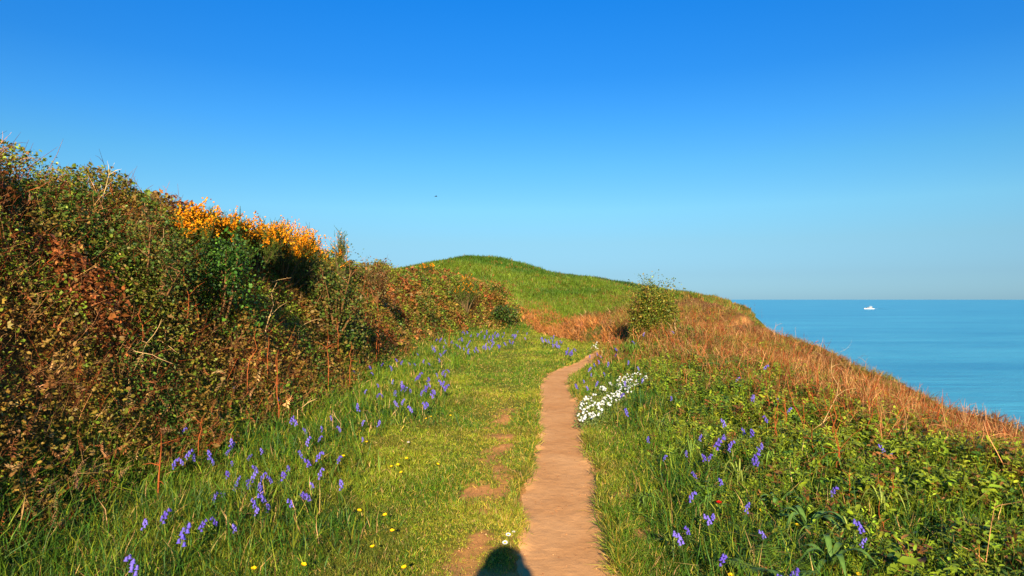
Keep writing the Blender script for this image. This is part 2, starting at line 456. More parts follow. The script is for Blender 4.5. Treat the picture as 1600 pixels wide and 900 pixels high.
V = [(0, 0, SEA)] + [(r * math.cos(t), r * math.sin(t), SEA) for r in rr[1:] for t in th]
Fs = [[0, 1 + k, 1 + (k + 1) % 96] for k in range(96)]
for i in range(len(rr) - 2):
    for k in range(96):
        a = 1 + i * 96 + k; b_ = 1 + i * 96 + (k + 1) % 96
        Fs += [[a, a + 96, b_ + 96], [a, b_ + 96, b_]]
tag(mesh_obj('sea', V, Fs, mat_sea()), 'calm blue sea reaching the horizon', kind='structure')

# ------------------------------------------------------------------ scattering
def polar(n, r0, r1, p, a0=-43, a1=43):
    """points with density ~ r^-p in the wedge in front of the path's start"""
    u = rng.random(n); e = 2 - p
    r = (r0 ** e + u * (r1 ** e - r0 ** e)) ** (1 / e) if abs(e) > 1e-6 else r0 * (r1 / r0) ** u
    a = np.radians(a0 + (a1 - a0) * rng.random(n))
    return r * np.sin(a), r * np.cos(a)

def keep(x, y, prob):
    m = rng.random(len(x)) < prob
    return x[m], y[m]

G_BRIGHT = lin(134, 144, 32); G_MID = lin(86, 116, 22); G_DEEP = lin(60, 96, 24); G_YEL = lin(168, 150, 50); STRAW = lin(190, 150, 90)
RUST = lin(150, 74, 34); RUSTD = lin(104, 52, 26); TAN = lin(176, 124, 76); G_LEAF = lin(132, 150, 34)

def zone_turf(x, y):
    s = fxl(y) - x
    left = (1 - sm(-.55, .25, s + (fbm(x, y, 1.5, 3, 5) - .5) * .8)) * (x < pxc(y) + .2)
    ro = x - pxc(y) - phw(y)
    right = (ro > -.15) * (1 - sm(.35, .9, ro + (fbm(x, y, 1.8, 2, 6) - .5) * .7))
    return np.maximum(left, right) * (ebed(x, y) < .3) * (y < 37)

# short turf
x, y = polar(1500000, 2.6, 40, 1.5, -42, 42)
smk = soil_mask(x, y); pr = zone_turf(x, y) * (1 - .97 * sm(.1, 1, smk))
off = offp(x, y)
pr = pr * np.clip(sm(-.03, .07, off), 0, 1)
x, y = keep(x, y, pr)
d = np.hypot(x, y); n = len(x)
hN = fbm(x, y, 1.2, 3, 31)
hgt = 1.15 * (0.020 + 0.034 * sm(.35, .7, hN) + .03 * rng.random(n) ** 2) * (1 + .4 * sm(8, 25, d)) * (1 - .45 * sm(.0, 1.0, 1 - np.abs(x + .1) / .55))
near_edge = 1 - sm(0.0, .25, np.abs(x - pxc(y)) - phw(y)); hgt *= 1 + .8 * near_edge
hgt *= 1 + 0.9 * sm(-1.5, -.2, fxl(y) - x)
wid = 0.0034 * (d / 4) ** .72
P = np.stack([x, y, T(x, y) - .004], -1)
mixy = fbm(x, y, .9, 3, 33)[:, None]; yel = sm(.42, .66, mixy + rng.normal(0, .07, (n, 1)))
tint = (G_MID * (1 - yel) + G_BRIGHT * yel)
wear = np.exp(-((x + .18) / .38) ** 2)[:, None] * 1.1 * (1 - sm(10, 14, y))[:, None] + .6 * (near_edge[:, None])
w2 = (rng.random((n, 1)) < .12 + .3 * wear)
tint = np.where(w2, G_YEL, tint); olv = sm(.5, .68, fbm(x, y, 2.3, 3, 37))[:, None] * .4; tint = tint * (1 - olv) + lin(112, 92, 36) * olv; tint = np.where(rng.random((n, 1)) < .06, STRAW, tint)
tint = jit(tint, n, .28, .07)
S = np.stack([wid, hgt, hgt], -1)
T_BL = [bladeg(1, 1, b) for b in (.2, .5, .8, 1.1)]
tilt = np.stack([rng.normal(0, .65, n), rng.normal(0, .65, n)], -1)
V, Fc, C = realise(T_BL, P, tilt, rng.random(n) * 6.28, S, tint)
tag(mesh_obj('turf_grass', V, Fc, M_GRASS, C), 'short yellow green turf between the bank and the path', 'grass', kind='stuff')

# long grass at the foot of the left bank and in the right verge
def zone_long(x, y):
    s = fxl(y) - x
    L_ = sm(-1.9, -.5, s + (fbm(x, y, 1.1, 3, 5) - .5) * 1.2) * (1 - sm(.3, .9, s))
    ro = x - pxc(y) - phw(y)
    R_ = sm(.15, .9, ro) * (1 - sm(4.6, 6, x)) * (.45 + .5 * sm(.5, .62, fbm(x, y, .8, 2, 66)))
    return np.maximum(L_, R_) * (y < 36) * (ebed(x, y) < .5)
x, y = polar(330000, 2.6, 38, 1.5, -43, 43)
x, y = keep(x, y, zone_long(x, y)); d = np.hypot(x, y); n = len(x)
hgt = (.09 + .20 * rng.random(n) ** 1.5) * (.7 + .6 * fbm(x, y, 1.4, 2, 12))
wid = .0055 * (d / 4) ** .68
P = np.stack([x, y, T(x, y) - .006], -1)
yel = sm(.5, .75, fbm(x, y, .7, 2, 35)[:, None] + rng.normal(0, .1, (n, 1)))
tint = G_DEEP * (1 - yel) + G_MID * yel
tint = np.where(rng.random((n, 1)) < .3, G_BRIGHT * .8, tint); tint = np.where(rng.random((n, 1)) < .05, STRAW, tint)
V, Fc, C = realise(T_BL, P, np.stack([rng.normal(0, .3, n), rng.normal(0, .3, n)], -1), rng.random(n) * 6.28, np.stack([wid, hgt, hgt], -1), jit(tint, n, .25, .06))
tag(mesh_obj('long_grass', V, Fc, M_GRASS, C), 'long grass along the foot of the bank and in the verge', 'grass', kind='stuff')

# leafy herbs: sprigs of small leaves
def sprig(nl, H, L, W, seed, up=.5):
    r = random.Random(seed); parts = [tube([(0, 0, 0), (r.uniform(-.1, .1) * H, r.uniform(-.1, .1) * H, H * .6), (r.uniform(-.2, .2) * H, r.uniform(-.2, .2) * H, H)], [.006 * H / .3, .004 * H / .3, .002 * H / .3], 3, (.8, .8, .5))]
    for i in range(nl):
        z = H * (.15 + .85 * i / nl); a = i * 2.4 + r.uniform(-.3, .3)
        l = L * r.uniform(.7, 1.2) * (1 - .35 * i / nl)
        g = leafg(l, W * l / L, .25, .3, (1, 1, 1), 1)
        parts.append(xf(g, (0, 0, z), (up + r.uniform(-.3, .4), r.uniform(-.3, .3), a)))
    return cat_geo(parts)
SPR = [sprig(7, 1, .42, .17, 1), sprig(9, 1, .32, .14, 2, .3), sprig(6, 1, .5, .24, 3, .2), sprig(11, 1, .26, .1, 4, .6)]
def xb(x, y):                                  # how far into the dead bracken a point is
    return x - np.interp(y, [6, 9, 14, 25], [4.3, 4.0, 3.1, 3.4]) + (fbm(x, y, .9, 2, 19) - .5) * 1.7
def zone_herb(x, y):
    ro = x - pxc(y) - phw(y)
    R_ = sm(.3, 1.0, ro + (fbm(x, y, 1.6, 2, 9) - .5) * .6) * (1 - .9 * sm(-.5, .7, xb(x, y))) * (x < 7.5) * (y < 34)
    s = fxl(y) - x
    L_ = .22 * sm(-1.1, -.1, s) * (1 - sm(.2, .8, s)) * (y < 34)
    return np.maximum(R_, L_) * (ebed(x, y) < .5)
x, y = polar(95000, 2.7, 34, 1.55, -43, 43)
x, y = keep(x, y, zone_herb(x, y)); d = np.hypot(x, y); n = len(x)
cl, cid = worley(x, y, 1.6, 4)
ro_ = sm(.2, 2.2, x - pxc(y) - phw(y))
hgt = .85 * (.035 + .03 * ro_ + .09 * rng.random(n) * (.5 + .5 * ro_) + .12 * cl * ro_) * (d / 5) ** .3
hgt = np.where(rng.random(n) < .06 * ro_, hgt * 1.4, hgt * .85); hgt = np.minimum(hgt, .27)
P = np.stack([x, y, T(x, y) - .01 + .08 * cl * rng.random(n)], -1)
k = fbm(x, y, 1.0, 3, 17)[:, None]
tint = G_LEAF * (1 - sm(.4, .65, k)) + lin(156, 164, 40) * sm(.4, .65, k)
tint = np.where(rng.random((n, 1)) < .16, lin(70, 100, 30), tint)
hgt = np.minimum(hgt, .22)
tint = np.where(rng.random((n, 1)) < .08 + .22 * sm(2.8, 4.5, x + (fbm(x, y, 1.5, 2, 29) - .5) * 3)[:, None], lin(150, 100, 48), tint)
tint = np.where(rng.random((n, 1)) < .07, lin(140, 96, 40), tint)
V, Fc, C = realise(SPR, P, np.stack([rng.normal(0, .3, n), rng.normal(0, .3, n)], -1), rng.random(n) * 6.28, hgt, jit(tint, n, .25, .07))
tag(mesh_obj('herb_undergrowth', V, Fc, M_LEAF, C), 'leafy green herbs covering the verge beside the path', 'undergrowth', kind='stuff')

# bramble scrub on the left bank
# shrubs that stand out of the scrub: (pixel column, distance, pixel row of the top, radius across, kind)
def lat(L, px): return F_PX * L / (800 - px)
GORSE = [(308, lat(4.35, 308), 324, .42), (348, lat(4.4, 348), 334, .46), (395, lat(4.35, 395), 333, .5), (440, lat(4.35, 440), 350, .5), (478, lat(4.3, 478), 350, .42)]
def topz(px, d, ty): r_ = ray(px, ty); return EYE + r_[2] / r_[1] * d
def canopy(x, y):
    h, i1, i2, s = canopy0(x, y)
    for px, d_, ty, r_ in GORSE:
        p = ((px - 800) / F_PX * d_, d_)
        h = h * (1 - .4 * np.exp(-(((x - p[0]) / (r_ * 1.2)) ** 2 + ((y - p[1]) / (r_ * 1.5)) ** 2)))
    return h, i1, i2, s
def canopy0(x, y):
    s = fxl(y) - x
    a, i1 = worley(x + .3 * (fbm(x, y, 1.5, 2, 1) - .5), y, .62, 14); b, i2 = worley(x, y, 1.7, 24)
    amp = sm(-.15, 1.0, s) * (1 - .85 * sm(-.8, .8, x)) * (.55 + .45 * sm(1, 2.4, s))
    big = .55 + .9 * fbm(x, y, .45, 3, 63)
    return amp * (.10 + .72 * a * big + .30 * b) * (.75 + .5 * fbm(x, y, .22, 2, 64)), i1, i2, s
LV = [leafg(1, .6, .3, .3), leafg(1, .75, .15, .2, shape=1), leafg(.9, .5, .4, .5)]
tri = []
for a in (-.9, 0, .9):
    tri.append(xf((np.array([(0, 0, 0), (-.24, .4, .06), (.24, .4, .06), (0, .45, 0), (0, .85, -.12)]), np.array([[0, 3, 1], [0, 2, 3], [1, 3, 4], [3, 2, 4]]), np.ones(3)), (0, 0, 0), (.1, 0, a)))
LV.append(cat_geo(tri))
x, y = polar(1000000, 2.6, 46, 1.45, -46, 3)
h, i1, i2, s = canopy(x, y)
m = (h > .04) & (s < 7) & (y < 42) & (rng.random(len(x)) < np.clip(.35 + h, 0, 1))
x, y, h, i1, i2, s = x[m], y[m], h[m], i1[m], i2[m], s[m]; d = np.hypot(x, y); n = len(x)
u = rng.random(n) ** .42
P = np.stack([x + rng.normal(0, .04, n), y + rng.normal(0, .04, n), T(x, y) + h * u], -1)
size = .020 * (d / 5) ** .66 * np.exp(np.clip(rng.normal(0, .38, n), -.9, .7)) * (.8 + .6 * i2)
f1 = fbm(x, y, .8, 3, 51) + (i2 - .5) * .5
brown = (.85 * sm(.35, .62, f1 + .26 * (1 - sm(.9, 2.0, s)) - .16))[:, None]
tint = lin(104, 120, 30) * (1 - brown) + lin(150, 112, 46) * brown
own = rng.random((n, 1)); c2 = i2[:, None]
tint = np.where((c2 < .20), lin(132, 146, 40), tint); tint = np.where((c2 > .20) & (c2 < .36), lin(78, 104, 32), tint)
tint = np.where((c2 > .84), lin(158, 92, 44), tint)
tint = np.where(own < .16, lin(146, 112, 56), tint); tint = np.where(own > .9, lin(118, 136, 40), tint)
V, Fc, C = realise(LV, P, np.stack([rng.normal(.5, .6, n), rng.normal(0, .6, n)], -1), rng.normal(3.14, 1.6, n), size, jit(tint, n, .22, .06))
tag(mesh_obj('bramble_undergrowth', V, Fc, M_LEAF, C), 'tangled bramble leaves covering the bank', 'undergrowth', kind='stuff')

# dead stems woven through the scrub and along the right brow
def twig(seed, nb=3, wig=.12):
    r = random.Random(seed); pts = [np.zeros(3)]; dirv = np.array([0, 0, 1.])
    for i in range(4):
        dirv = dirv + np.array([r.uniform(-wig, wig) * 2, r.uniform(-wig, wig) * 2, 0]); dirv /= np.linalg.norm(dirv)
        pts.append(pts[-1] + dirv * .25)
    parts = [tube(pts, [.010, .009, .007, .005, .002], 3)]
    for k in range(nb):
        b = pts[r.randint(1, 3)]; a = r.uniform(0, 6.28); l = r.uniform(.15, .4)
        e = b + np.array([math.cos(a) * l, math.sin(a) * l, r.uniform(-.05, .35) * 1])
        parts.append(tube([b, (b + e) / 2 + [0, 0, .03], e], [.006, .004, .002], 3))
    return cat_geo(parts)
TW = [twig(i, 1 + i % 5, .1 + .04 * (i % 3)) for i in range(8)]
x, y = polar(140000, 2.7, 45, 1.4, -46, 3)
h, i1, i2, s = canopy(x, y)
m = (h > .04) & (s < 6) & (y < 44) & (rng.random(len(x)) < .25 + 1.1 * sm(.42, .62, fbm(x, y, .8, 3, 51)))
x, y, h, s = x[m], y[m], h[m], s[m]; d = np.hypot(x, y); n = len(x)
P = np.stack([x, y, T(x, y) + h * .75 * rng.random(n) ** 1.2 * .9], -1)
ln = (.14 + .36 * rng.random(n) ** 2) * (.4 + h)
k = rng.random((n, 1))
tint = np.where(k < .34, RUST, np.where(k < .75, TAN * .85, RUSTD))
thick = (d / 6) ** .5 * .62
V, Fc, C = realise(TW, P, np.stack([rng.normal(0, .6, n), rng.normal(0, .6, n)], -1), rng.random(n) * 6.28, np.stack([ln * thick, ln * thick, ln], -1), jit(tint, n, .3, .06))
tag(mesh_obj('dead_bracken_tangle', V, Fc, M_DEAD, C), 'tangle of rusty dead stems in the bank scrub', 'undergrowth', kind='stuff')

# sagging dead fronds caught in the scrub
x, y = polar(30000, 2.7, 45, 1.4, -46, 3)
h, i1, i2, s = canopy(x, y)
m = (h > .06) & (s < 6) & (y < 44) & (rng.random(len(x)) < .42 * sm(.44, .62, fbm(x, y, .7, 3, 151)))
x, y, h = x[m], y[m], h[m]; d = np.hypot(x, y); n = len(x)
# (placed further down, once the frond shapes exist)
SCRUB_F = (x, y, h, d)

# the right hand slope: dead bracken, thin green between
def fernlet(seed, n=9):
    r = random.Random(seed); parts = []
    pts = [(0, 0, 0), (0, .1, .4), (.05, .3, .75), (.1, .55, .9)]
    parts.append(tube(pts, [.014, .011, .008, .004], 3))
    for i in range(n):
        t = .3 + .7 * i / n; p = np.array([0.1 * t, .55 * t * t, .95 * t ** .8]); l = .32 * (1.1 - t)
        for sgn in (-1, 1):
            parts.append(xf(leafg(l, l * .28, .2, .5), p, (r.uniform(-.5, .4), 0, -sgn * 1.4 + r.uniform(-.3, .3))))
    return cat_geo(parts)
FRN = [fernlet(i) for i in range(4)]
x, y, h, d = SCRUB_F; n = len(x)
V, Fc, C = realise(FRN, np.stack([x, y, T(x, y) + h * (.4 + .5 * rng.random(n))], -1), np.stack([rng.normal(.5, .7, n), rng.normal(0, .6, n)], -1), rng.random(n) * 6.28,
                   (.12 + .12 * rng.random(n)) * (d / 7) ** .3, jit(np.where(rng.random((n, 1)) < .6, lin(136, 80, 42), lin(160, 120, 76)), n, .35, .08))
tag(mesh_obj('dead_fronds', V, Fc, M_DEAD, C), 'sagging rusty fern fronds caught in the bank scrub', 'undergrowth', kind='stuff')
x, y = polar(190000, 3.2, 60, 1.25, 5, 46)
m = (rng.random(len(x)) < sm(-.7, .5, xb(x, y))) & (x < brow(y) + 3.5) & (rng.random(len(x)) < .35 + .65 * sm(.4, .6, fbm(x, y, 1.5, 3, 88)))
x, y = x[m], y[m]; d = np.hypot(x, y); n = len(x)
edge = 1 - .35 * sm(7.2, 9.5, x) * (1 - sm(30, 40, y))
hgt = (.04 + .14 * rng.random(n) ** 2 + .20 * worley(x, y, 1.0, 8)[0] * (worley(x, y, 1.0, 8)[1] ** .7)) * (d / 9) ** .3 * edge * .9
P = np.stack([x, y, T(x, y) - .01], -1)
k = rng.random((n, 1)) ; kk = fbm(x, y, .5, 3, 91)[:, None]
tint = np.where(k < .34, lin(138, 86, 50), np.where(k < .66, lin(160, 124, 80), lin(108, 70, 42)))
tint = np.where(rng.random((n, 1)) < .28 + .55 * sm(.42, .62, kk), lin(120, 112, 42), tint)
V, Fc, C = realise(FRN[:2] + TW[:3], P, np.stack([rng.normal(0, .5, n), rng.normal(0, .5, n)], -1), rng.random(n) * 6.28, hgt, jit(tint, n, .28, .07))
tag(mesh_obj('dead_bracken_slope', V, Fc, M_DEAD, C), 'low rusty dead bracken over the slope above the sea', 'undergrowth', kind='stuff')

# taller dry stems standing through the verge and the slope
x, y = polar(22000, 4.0, 28, 1.3, 7, 44)
m = rng.random(len(x)) < .9 * sm(-1.5, .0, xb(x, y)) * (1 - sm(7, 9, x)) * sm(.36, .56, fbm(x, y, 1.1, 3, 188))
x, y = x[m], y[m]; d = np.hypot(x, y); n = len(x)
ln = (.16 + .38 * rng.random(n) ** 1.7); tk = ln * (d / 6) ** .5 * .75
k = rng.random((n, 1)); tint = np.where(k < .3, RUST, np.where(k < .75, TAN, RUSTD))
V, Fc, C = realise(TW, np.stack([x, y, T(x, y)], -1), np.stack([rng.normal(0, .28, n), rng.normal(0, .28, n)], -1), rng.random(n) * 6.28, np.stack([tk, tk, ln], -1), jit(tint, n, .25, .06))
tag(mesh_obj('dry_stems', V, Fc, M_DEAD, C), 'thin dry stems standing in the verge and the slope', 'undergrowth', kind='stuff')

# orange bracken bed where the lawn ends
n0 = 60000
x = rng.uniform(-.6, 10, n0); y = rng.uniform(19, 46, n0)
m = (rng.random(n0) < sm(0, .5, ebed(x, y)) * (1 - sm(2.6, 5.2, ebed(x, y) + (fbm(x, y, .6, 3, 5) - .5) * 4)) * sm(-.6, .2, x) * (1 - sm(2.6, 3.9, x + (fbm(x, y, 1.1, 2, 15) - .5) * 2)))
x, y = x[m], y[m]; n = len(x)
P = np.stack([x, y, T(x, y)], -1)
tint = np.where(rng.random((n, 1)) < .7, lin(176, 112, 54), TAN * .95)
V, Fc, C = realise(FRN + TW[:2], P, np.stack([rng.normal(0, .4, n), rng.normal(0, .4, n)], -1), rng.random(n) * 6.28, .15 + .22 * rng.random(n), jit(tint, n, .3, .08))
tag(mesh_obj('dead_bracken_bed', V, Fc, M_DEAD, C), 'bed of orange dead bracken below the green hill', 'undergrowth', kind='stuff')

# growth on the hill and the ridges beyond
def tuft(nb, seed, spread=.5, wide=.085):
    r = random.Random(seed); parts = []
    for i in range(nb):
        a = r.uniform(0, 6.28); rr_ = r.uniform(0, spread)
        parts.append(xf(bladeg(r.uniform(.6, 1), wide * r.uniform(.7, 1.3), r.uniform(.1, .7)), (rr_ * math.cos(a), rr_ * math.sin(a), 0), (r.uniform(-.3, .3), r.uniform(-.3, .3), a)))
    return cat_geo(parts)
TF = [tuft(11, i) for i in range(5)]
x1, y1 = polar(80000, 29, 200, 1.1, -16, 22)
x2 = rng.uniform(-12, 30, 16000); y2 = rng.uniform(28, 100, 16000)
x = np.r_[x1, x2]; y = np.r_[y1, y2]
m = (y > 28 + 6 * (fbm(x, y, .5, 3, 6))) & (x < brow(y) + 1) & ((ebed(x, y) > .8) | (x < .5)) & ((x > .5) | (y > 35)) & (rng.random(len(x)) < .45 + .55 * sm(.35, .6, fbm(x, y, .3, 3, 71)))
x, y = x[m], y[m]; d = np.hypot(x, y); n = len(x)
cl, cid = worley(x, y, .16, 5)
hgt = (.34 + .28 * rng.random(n)) * (d / 60) ** .75 * (.7 + .7 * fbm(x, y, .2, 3, 72))
P = np.stack([x, y, T(x, y) + .0], -1)
k = sm(.35, .65, fbm(x, y, .09, 3, 73))[:, None]
tint = lin(70, 100, 20) * (1 - k) + lin(100, 118, 26) * k
fr = sm(105, 135, y)[:, None]
tint = tint * (1 - fr * .75) + lin(58, 84, 34) * fr * .75
br = (rng.random((n, 1)) < .06 + .5 * sm(.2, .32, x / d - .0)[:, None])
tint = np.where(br, lin(140, 104, 44), tint)
V, Fc, C = realise(TF, P, np.stack([rng.normal(0, .2, n), rng.normal(0, .2, n)], -1), rng.random(n) * 6.28, hgt, jit(tint, n, .2, .06))
tag(mesh_obj('hill_grass', V, Fc, M_GRASS, C), 'green growth covering the hill behind the bank', 'grass', kind='stuff')

# crumbs and small stones on the trodden earth
x, y = polar(5200, 3, 18, 1.2, -8, 12)
m = (soil_mask(x, y) > .5) & (np.abs(x - .5) < 1.2); x, y = x[m], y[m]; n = len(x)
ic = np.array([[0, 0, 1], [.9, 0, .3], [.28, .85, .35], [-.72, .52, .25], [-.7, -.5, .4], [.3, -.8, .3], [0, 0, -.3]], float)
icf = np.array([[0, 1, 2], [0, 2, 3], [0, 3, 4], [0, 4, 5], [0, 5, 1], [6, 2, 1], [6, 3, 2], [6, 4, 3], [6, 5, 4], [6, 1, 5]])
sz = .0025 + .007 * rng.random(n) ** 5
V, Fc, C = realise([(ic, icf, np.ones(3))], np.stack([x, y, T(x, y) + .012], -1), np.zeros((n, 2)), rng.random(n) * 6.28, sz, jit(np.where(rng.random((n, 1)) < .6, lin(150, 100, 62), lin(172, 128, 84)), n, .25, .05))
tag(mesh_obj('gravel_crumbs', V, Fc, M_DEAD, C), 'small crumbs and grit on the trodden earth', 'gravel', kind='stuff')

# ================================================================== things
M_GORSE = mat_leaf('gorse_bloom', .55, .2, .15, 40)
M_BARK = mat_leaf('bark', .85, 0, .1, 30)
def cloud(n, tmpl, pos, size, tints, tilt=.7, up=None, mat=M_LEAF, name='foliage', parent=None):
    V, Fc, C = realise(tmpl, pos, np.stack([rng.normal(.3, tilt, n), rng.normal(0, tilt, n)], -1), rng.random(n) * 6.28, size, tints)
    return mesh_obj(name, V, Fc, mat, C, parent)

def shrub(label, cat, loc, rx, ry, h, nleaf, leaf, cols, name='shrub', group=None, nbr=9, spray=6, core=.25, twc=lin(120, 84, 50)):
    root = empty(name, loc); tag(root, label, cat, group)
    r = random.Random(hash(label) % 1000 if False else len(label) * 7 + int(abs(loc[0]) * 100))
    br = []; ends = []
    for i in range(nbr):
        a = r.uniform(0, 6.28); q = r.uniform(.25, .85)
        e = np.array([rx * q * math.cos(a), ry * q * math.sin(a), h * r.uniform(.55, .98) * math.sqrt(max(.1, 1 - q * q * .7))])
        m_ = e * [.35, .35, .5] + np.array([r.uniform(-.05, .05), r.uniform(-.05, .05), 0])
        br.append(tube([(0, 0, -.05), m_, e], [.02 * h, .014 * h, .004 * h], 5, twc)); ends.append(e)
        for k in range(spray):
            p = m_ + (e - m_) * r.uniform(.1, 1); q2 = p + np.array([r.uniform(-.25, .25) * rx, r.uniform(-.25, .25) * ry, r.uniform(.0, .22) * h])
            br.append(tube([p, q2], [.008 * h, .002 * h], 3, twc)); ends.append(q2)
    V, Fc, C = cat_geo(br); mesh_obj('branches', V, Fc, M_BARK, C, root)
    ends = np.array(ends); k = rng.integers(0, len(ends), nleaf)
    pos = ends[k] + np.clip(rng.normal(0, 1, (nleaf, 3)), -1.5, 1.5) * np.array([rx, ry, h]) * .13
    nc = int(nleaf * core); ph = rng.random(nc) * 6.28; q = np.sqrt(rng.random(nc)) * .85
    pos[:nc] = np.stack([rx * q * np.cos(ph), ry * q * np.sin(ph), h * rng.random(nc) * .8 * np.sqrt(1 - q ** 2 * .8)], -1)
    pos[:, 2] = np.maximum(pos[:, 2], -.05)
    t = np.array(cols)[rng.integers(0, len(cols), nleaf)]
    cloud(nleaf, LV, pos, leaf * np.exp(rng.normal(0, .25, nleaf)), jit(t, nleaf, .25, .07), parent=root)
    return root

def spike(seed):
    r = random.Random(seed); parts = [tube([(0, 0, 0), (0, 0, 1)], [.03, .008], 3, (.5, .6, .3))]
    for i in range(18):
        z = .1 + .88 * i / 18; a = i * 2.4; l = .2 * (1.2 - z)
        e = np.array([math.cos(a) * l, math.sin(a) * l, z + l * .5]); b = np.array([0, 0, z]); w = np.array([-math.sin(a), math.cos(a), 0]) * .02
        parts.append((np.array([b - w, b + w, e]), np.array([[0, 1, 2]]), np.ones(3)))
    return cat_geo(parts)
SPK = [spike(i) for i in range(3)]
def blossom(seed):
    r = random.Random(seed); parts = []
    for i in range(3):
        parts.append(xf(leafg(1, .8, .6, -.3, shape=1), (0, 0, 0), (.9 + r.uniform(-.2, .3), 0, i * 2.1 + r.uniform(-.2, .2))))
    return cat_geo(parts)
BLO = [blossom(i) for i in range(3)]
def gorse(label, loc, rx, ry, h, nsp, flow, group=None, open_=0.0, fl=.022, spl=.13):
    root = empty('gorse_bush', loc); tag(root, label, 'gorse bush', group)
    br = []; ends = []
    r = random.Random(int(abs(loc[0] * 131 + loc[1] * 17)))
    for i in range(20):
        a = r.uniform(0, 6.28); q = r.uniform(.1, .95)
        e = np.array([rx * q * math.cos(a), ry * q * math.sin(a), h * (.92 - .5 * q * q) * r.uniform(.72, 1.0)])
        m_ = e * [.45, .45, .5]
        br.append(tube([(0, 0, -.1), m_, e], [.022 * h + .004, .014 * h + .003, .004], 5, lin(96, 78, 50)))
        for k in range(7):
            p = m_ + (e - m_) * r.uniform(.0, 1); q2 = p + np.array([r.uniform(-.3, .3) * rx, r.uniform(-.3, .3) * ry, r.uniform(.0, .14) * h])
            br.append(tube([p, q2], [.006, .003], 3, lin(96, 84, 50))); ends.append((p + q2) / 2); ends.append(q2)
        ends.append(e)
    V, Fc, C = cat_geo(br); mesh_obj('branches', V, Fc, M_BARK, C, root)
    ends = np.array(ends)
    def spots(n, sp):
        k = rng.integers(0, len(ends), n); return ends[k] + np.clip(rng.normal(0, 1, (n, 3)), -1.6, 1.6) * np.array([rx, ry, h]) * sp
    pos = spots(nsp, .055 - .02 * open_)
    out = pos / np.array([rx, ry, h]); 
    V, Fc, C = realise(SPK, pos, np.stack([rng.normal(0, .5, nsp), rng.normal(0, .5, nsp)], -1), rng.random(nsp) * 6.28, spl * 1.1 * (.6 + .7 * rng.random(nsp)), jit(lin(108, 120, 44), nsp, .3, .08))
    mesh_obj('foliage', V, Fc, M_LEAF, C, root)
    nsh = int(flow / 16); top_ = ends[ends[:, 2] > h * (.55 - .3 * open_)]
    b0 = top_[rng.integers(0, len(top_), nsh)] + rng.normal(0, .03, (nsh, 3)) * [1, 1, .4]
    dr = rng.normal(0, .45, (nsh, 3)) + [0, 0, 1]; dr /= np.linalg.norm(dr, axis=1)[:, None]; ln_ = h * (.06 + .16 * rng.random(nsh) ** 2)
    tt = np.tile(np.linspace(-.5, 1, 16), nsh); ii = np.repeat(np.arange(nsh), 16)
    pf = b0[ii] + dr[ii] * (ln_[ii] * tt)[:, None] + rng.normal(0, .012 * fl / .03, (nsh * 16, 3)); nf = len(pf)
    # bloom sits in clusters
    cc, _ = worley(pf[:, 0] * 1.0 + pf[:, 2], pf[:, 1] + loc[1], 5.5, 3)
    pf = pf[rng.random(nf) < .1 + 1.15 * cc]; nf = len(pf)
    t = np.where(rng.random((nf, 1)) < .65, lin(246, 166, 20), lin(214, 122, 22))
    V, Fc, C = realise(BLO, pf + [0, 0, .03], np.stack([rng.normal(0, .8, nf), rng.normal(0, .8, nf)], -1), rng.random(nf) * 6.28, fl * .85 * (.7 + .6 * rng.random(nf)), jit(t, nf, .12, .04))
    mesh_obj('blossom', V, Fc, M_GORSE, C, root)
    return root

GL = ['orange gorse bush at the upper end of the flowering row on the bank', 'rounded orange gorse bush, second from the high end of the row', 'wide gorse bush with a tall spiky tip in the middle of the row',
      'low broad gorse bush sloping down in the flowering row', 'last gorse bush at the lower end of the flowering row']
for (px, d_, ty, r_), lb_ in zip(GORSE, GL):
    p = atd(px, d_); hh = topz(px, d_, ty) - p[2]
    gorse(lb_, p, r_ * 1.3, r_ * 1.6, hh, 1100, 3000, 'gorse bushes in bloom along the top of the bank', fl=.03)
p = atd(533, 16.6); gorse('thin spiky gorse bush standing clear against the sky beside the row', p, .38, .4, topz(535, 16.6, 356) - p[2], 260, 420, open_=.8, fl=.03, spl=.17)
p = atd(728, 31); gorse('small yellow flecked gorse bush at the far end of the bank', p, .8, .7, topz(728, 31, 430) - p[2], 700, 420, fl=.035, spl=.2)
p = atd(668, 52); gorse('distant orange gorse on the crest beside the green hill', p, 1.1, 1, topz(668, 52, 411) - p[2], 260, 260, fl=.08, spl=.3)
for i, (px, ty, lb_) in enumerate(((958, 442, 'distant gorse clump on the ridge, the higher of two'), (982, 447, 'distant gorse clump on the ridge just above the round bush'))):
    p = atd(px, 112); gorse(lb_, p, 1.8, 1.5, max(.7, topz(px, 112, ty) - p[2]), 160, 500, 'distant gorse on the ridge', fl=.16, spl=.5)

GR = [lin(84, 108, 30), lin(64, 92, 28), lin(110, 128, 36)]
def shrub_at(label, px, d_, ty, rx, nleaf, leaf, cols=GR, cat='bush', **k):
    p = atd(px, d_); return shrub(label, cat, p, rx, rx, max(.35, topz(px, d_, ty) - p[2]), nleaf, leaf, cols, **k)
shrub_at('dark green leafy bush half way up the bank below the gorse', 345, 8.6, 378, .62, 4200, .034, [lin(60, 96, 28), lin(44, 74, 24), lin(84, 120, 34)])
shrub_at('olive green bramble bush below the end of the gorse row', 520, 13.2, 402, .9, 5200, .045, [lin(88, 106, 32), lin(70, 90, 30), lin(120, 104, 44)], core=.5, nbr=16)
shrub_at('brownish scraggy bush on the crest beside the spiky gorse', 585, 18.5, 408, .8, 3000, .045, [lin(110, 92, 44), lin(90, 84, 38), lin(130, 84, 44)], nbr=14)
shrub_at('low green bramble bush where the bank meets the lawn', 650, 24.5, 462, .9, 1800, .065, [lin(86, 108, 34), lin(120, 96, 40)])
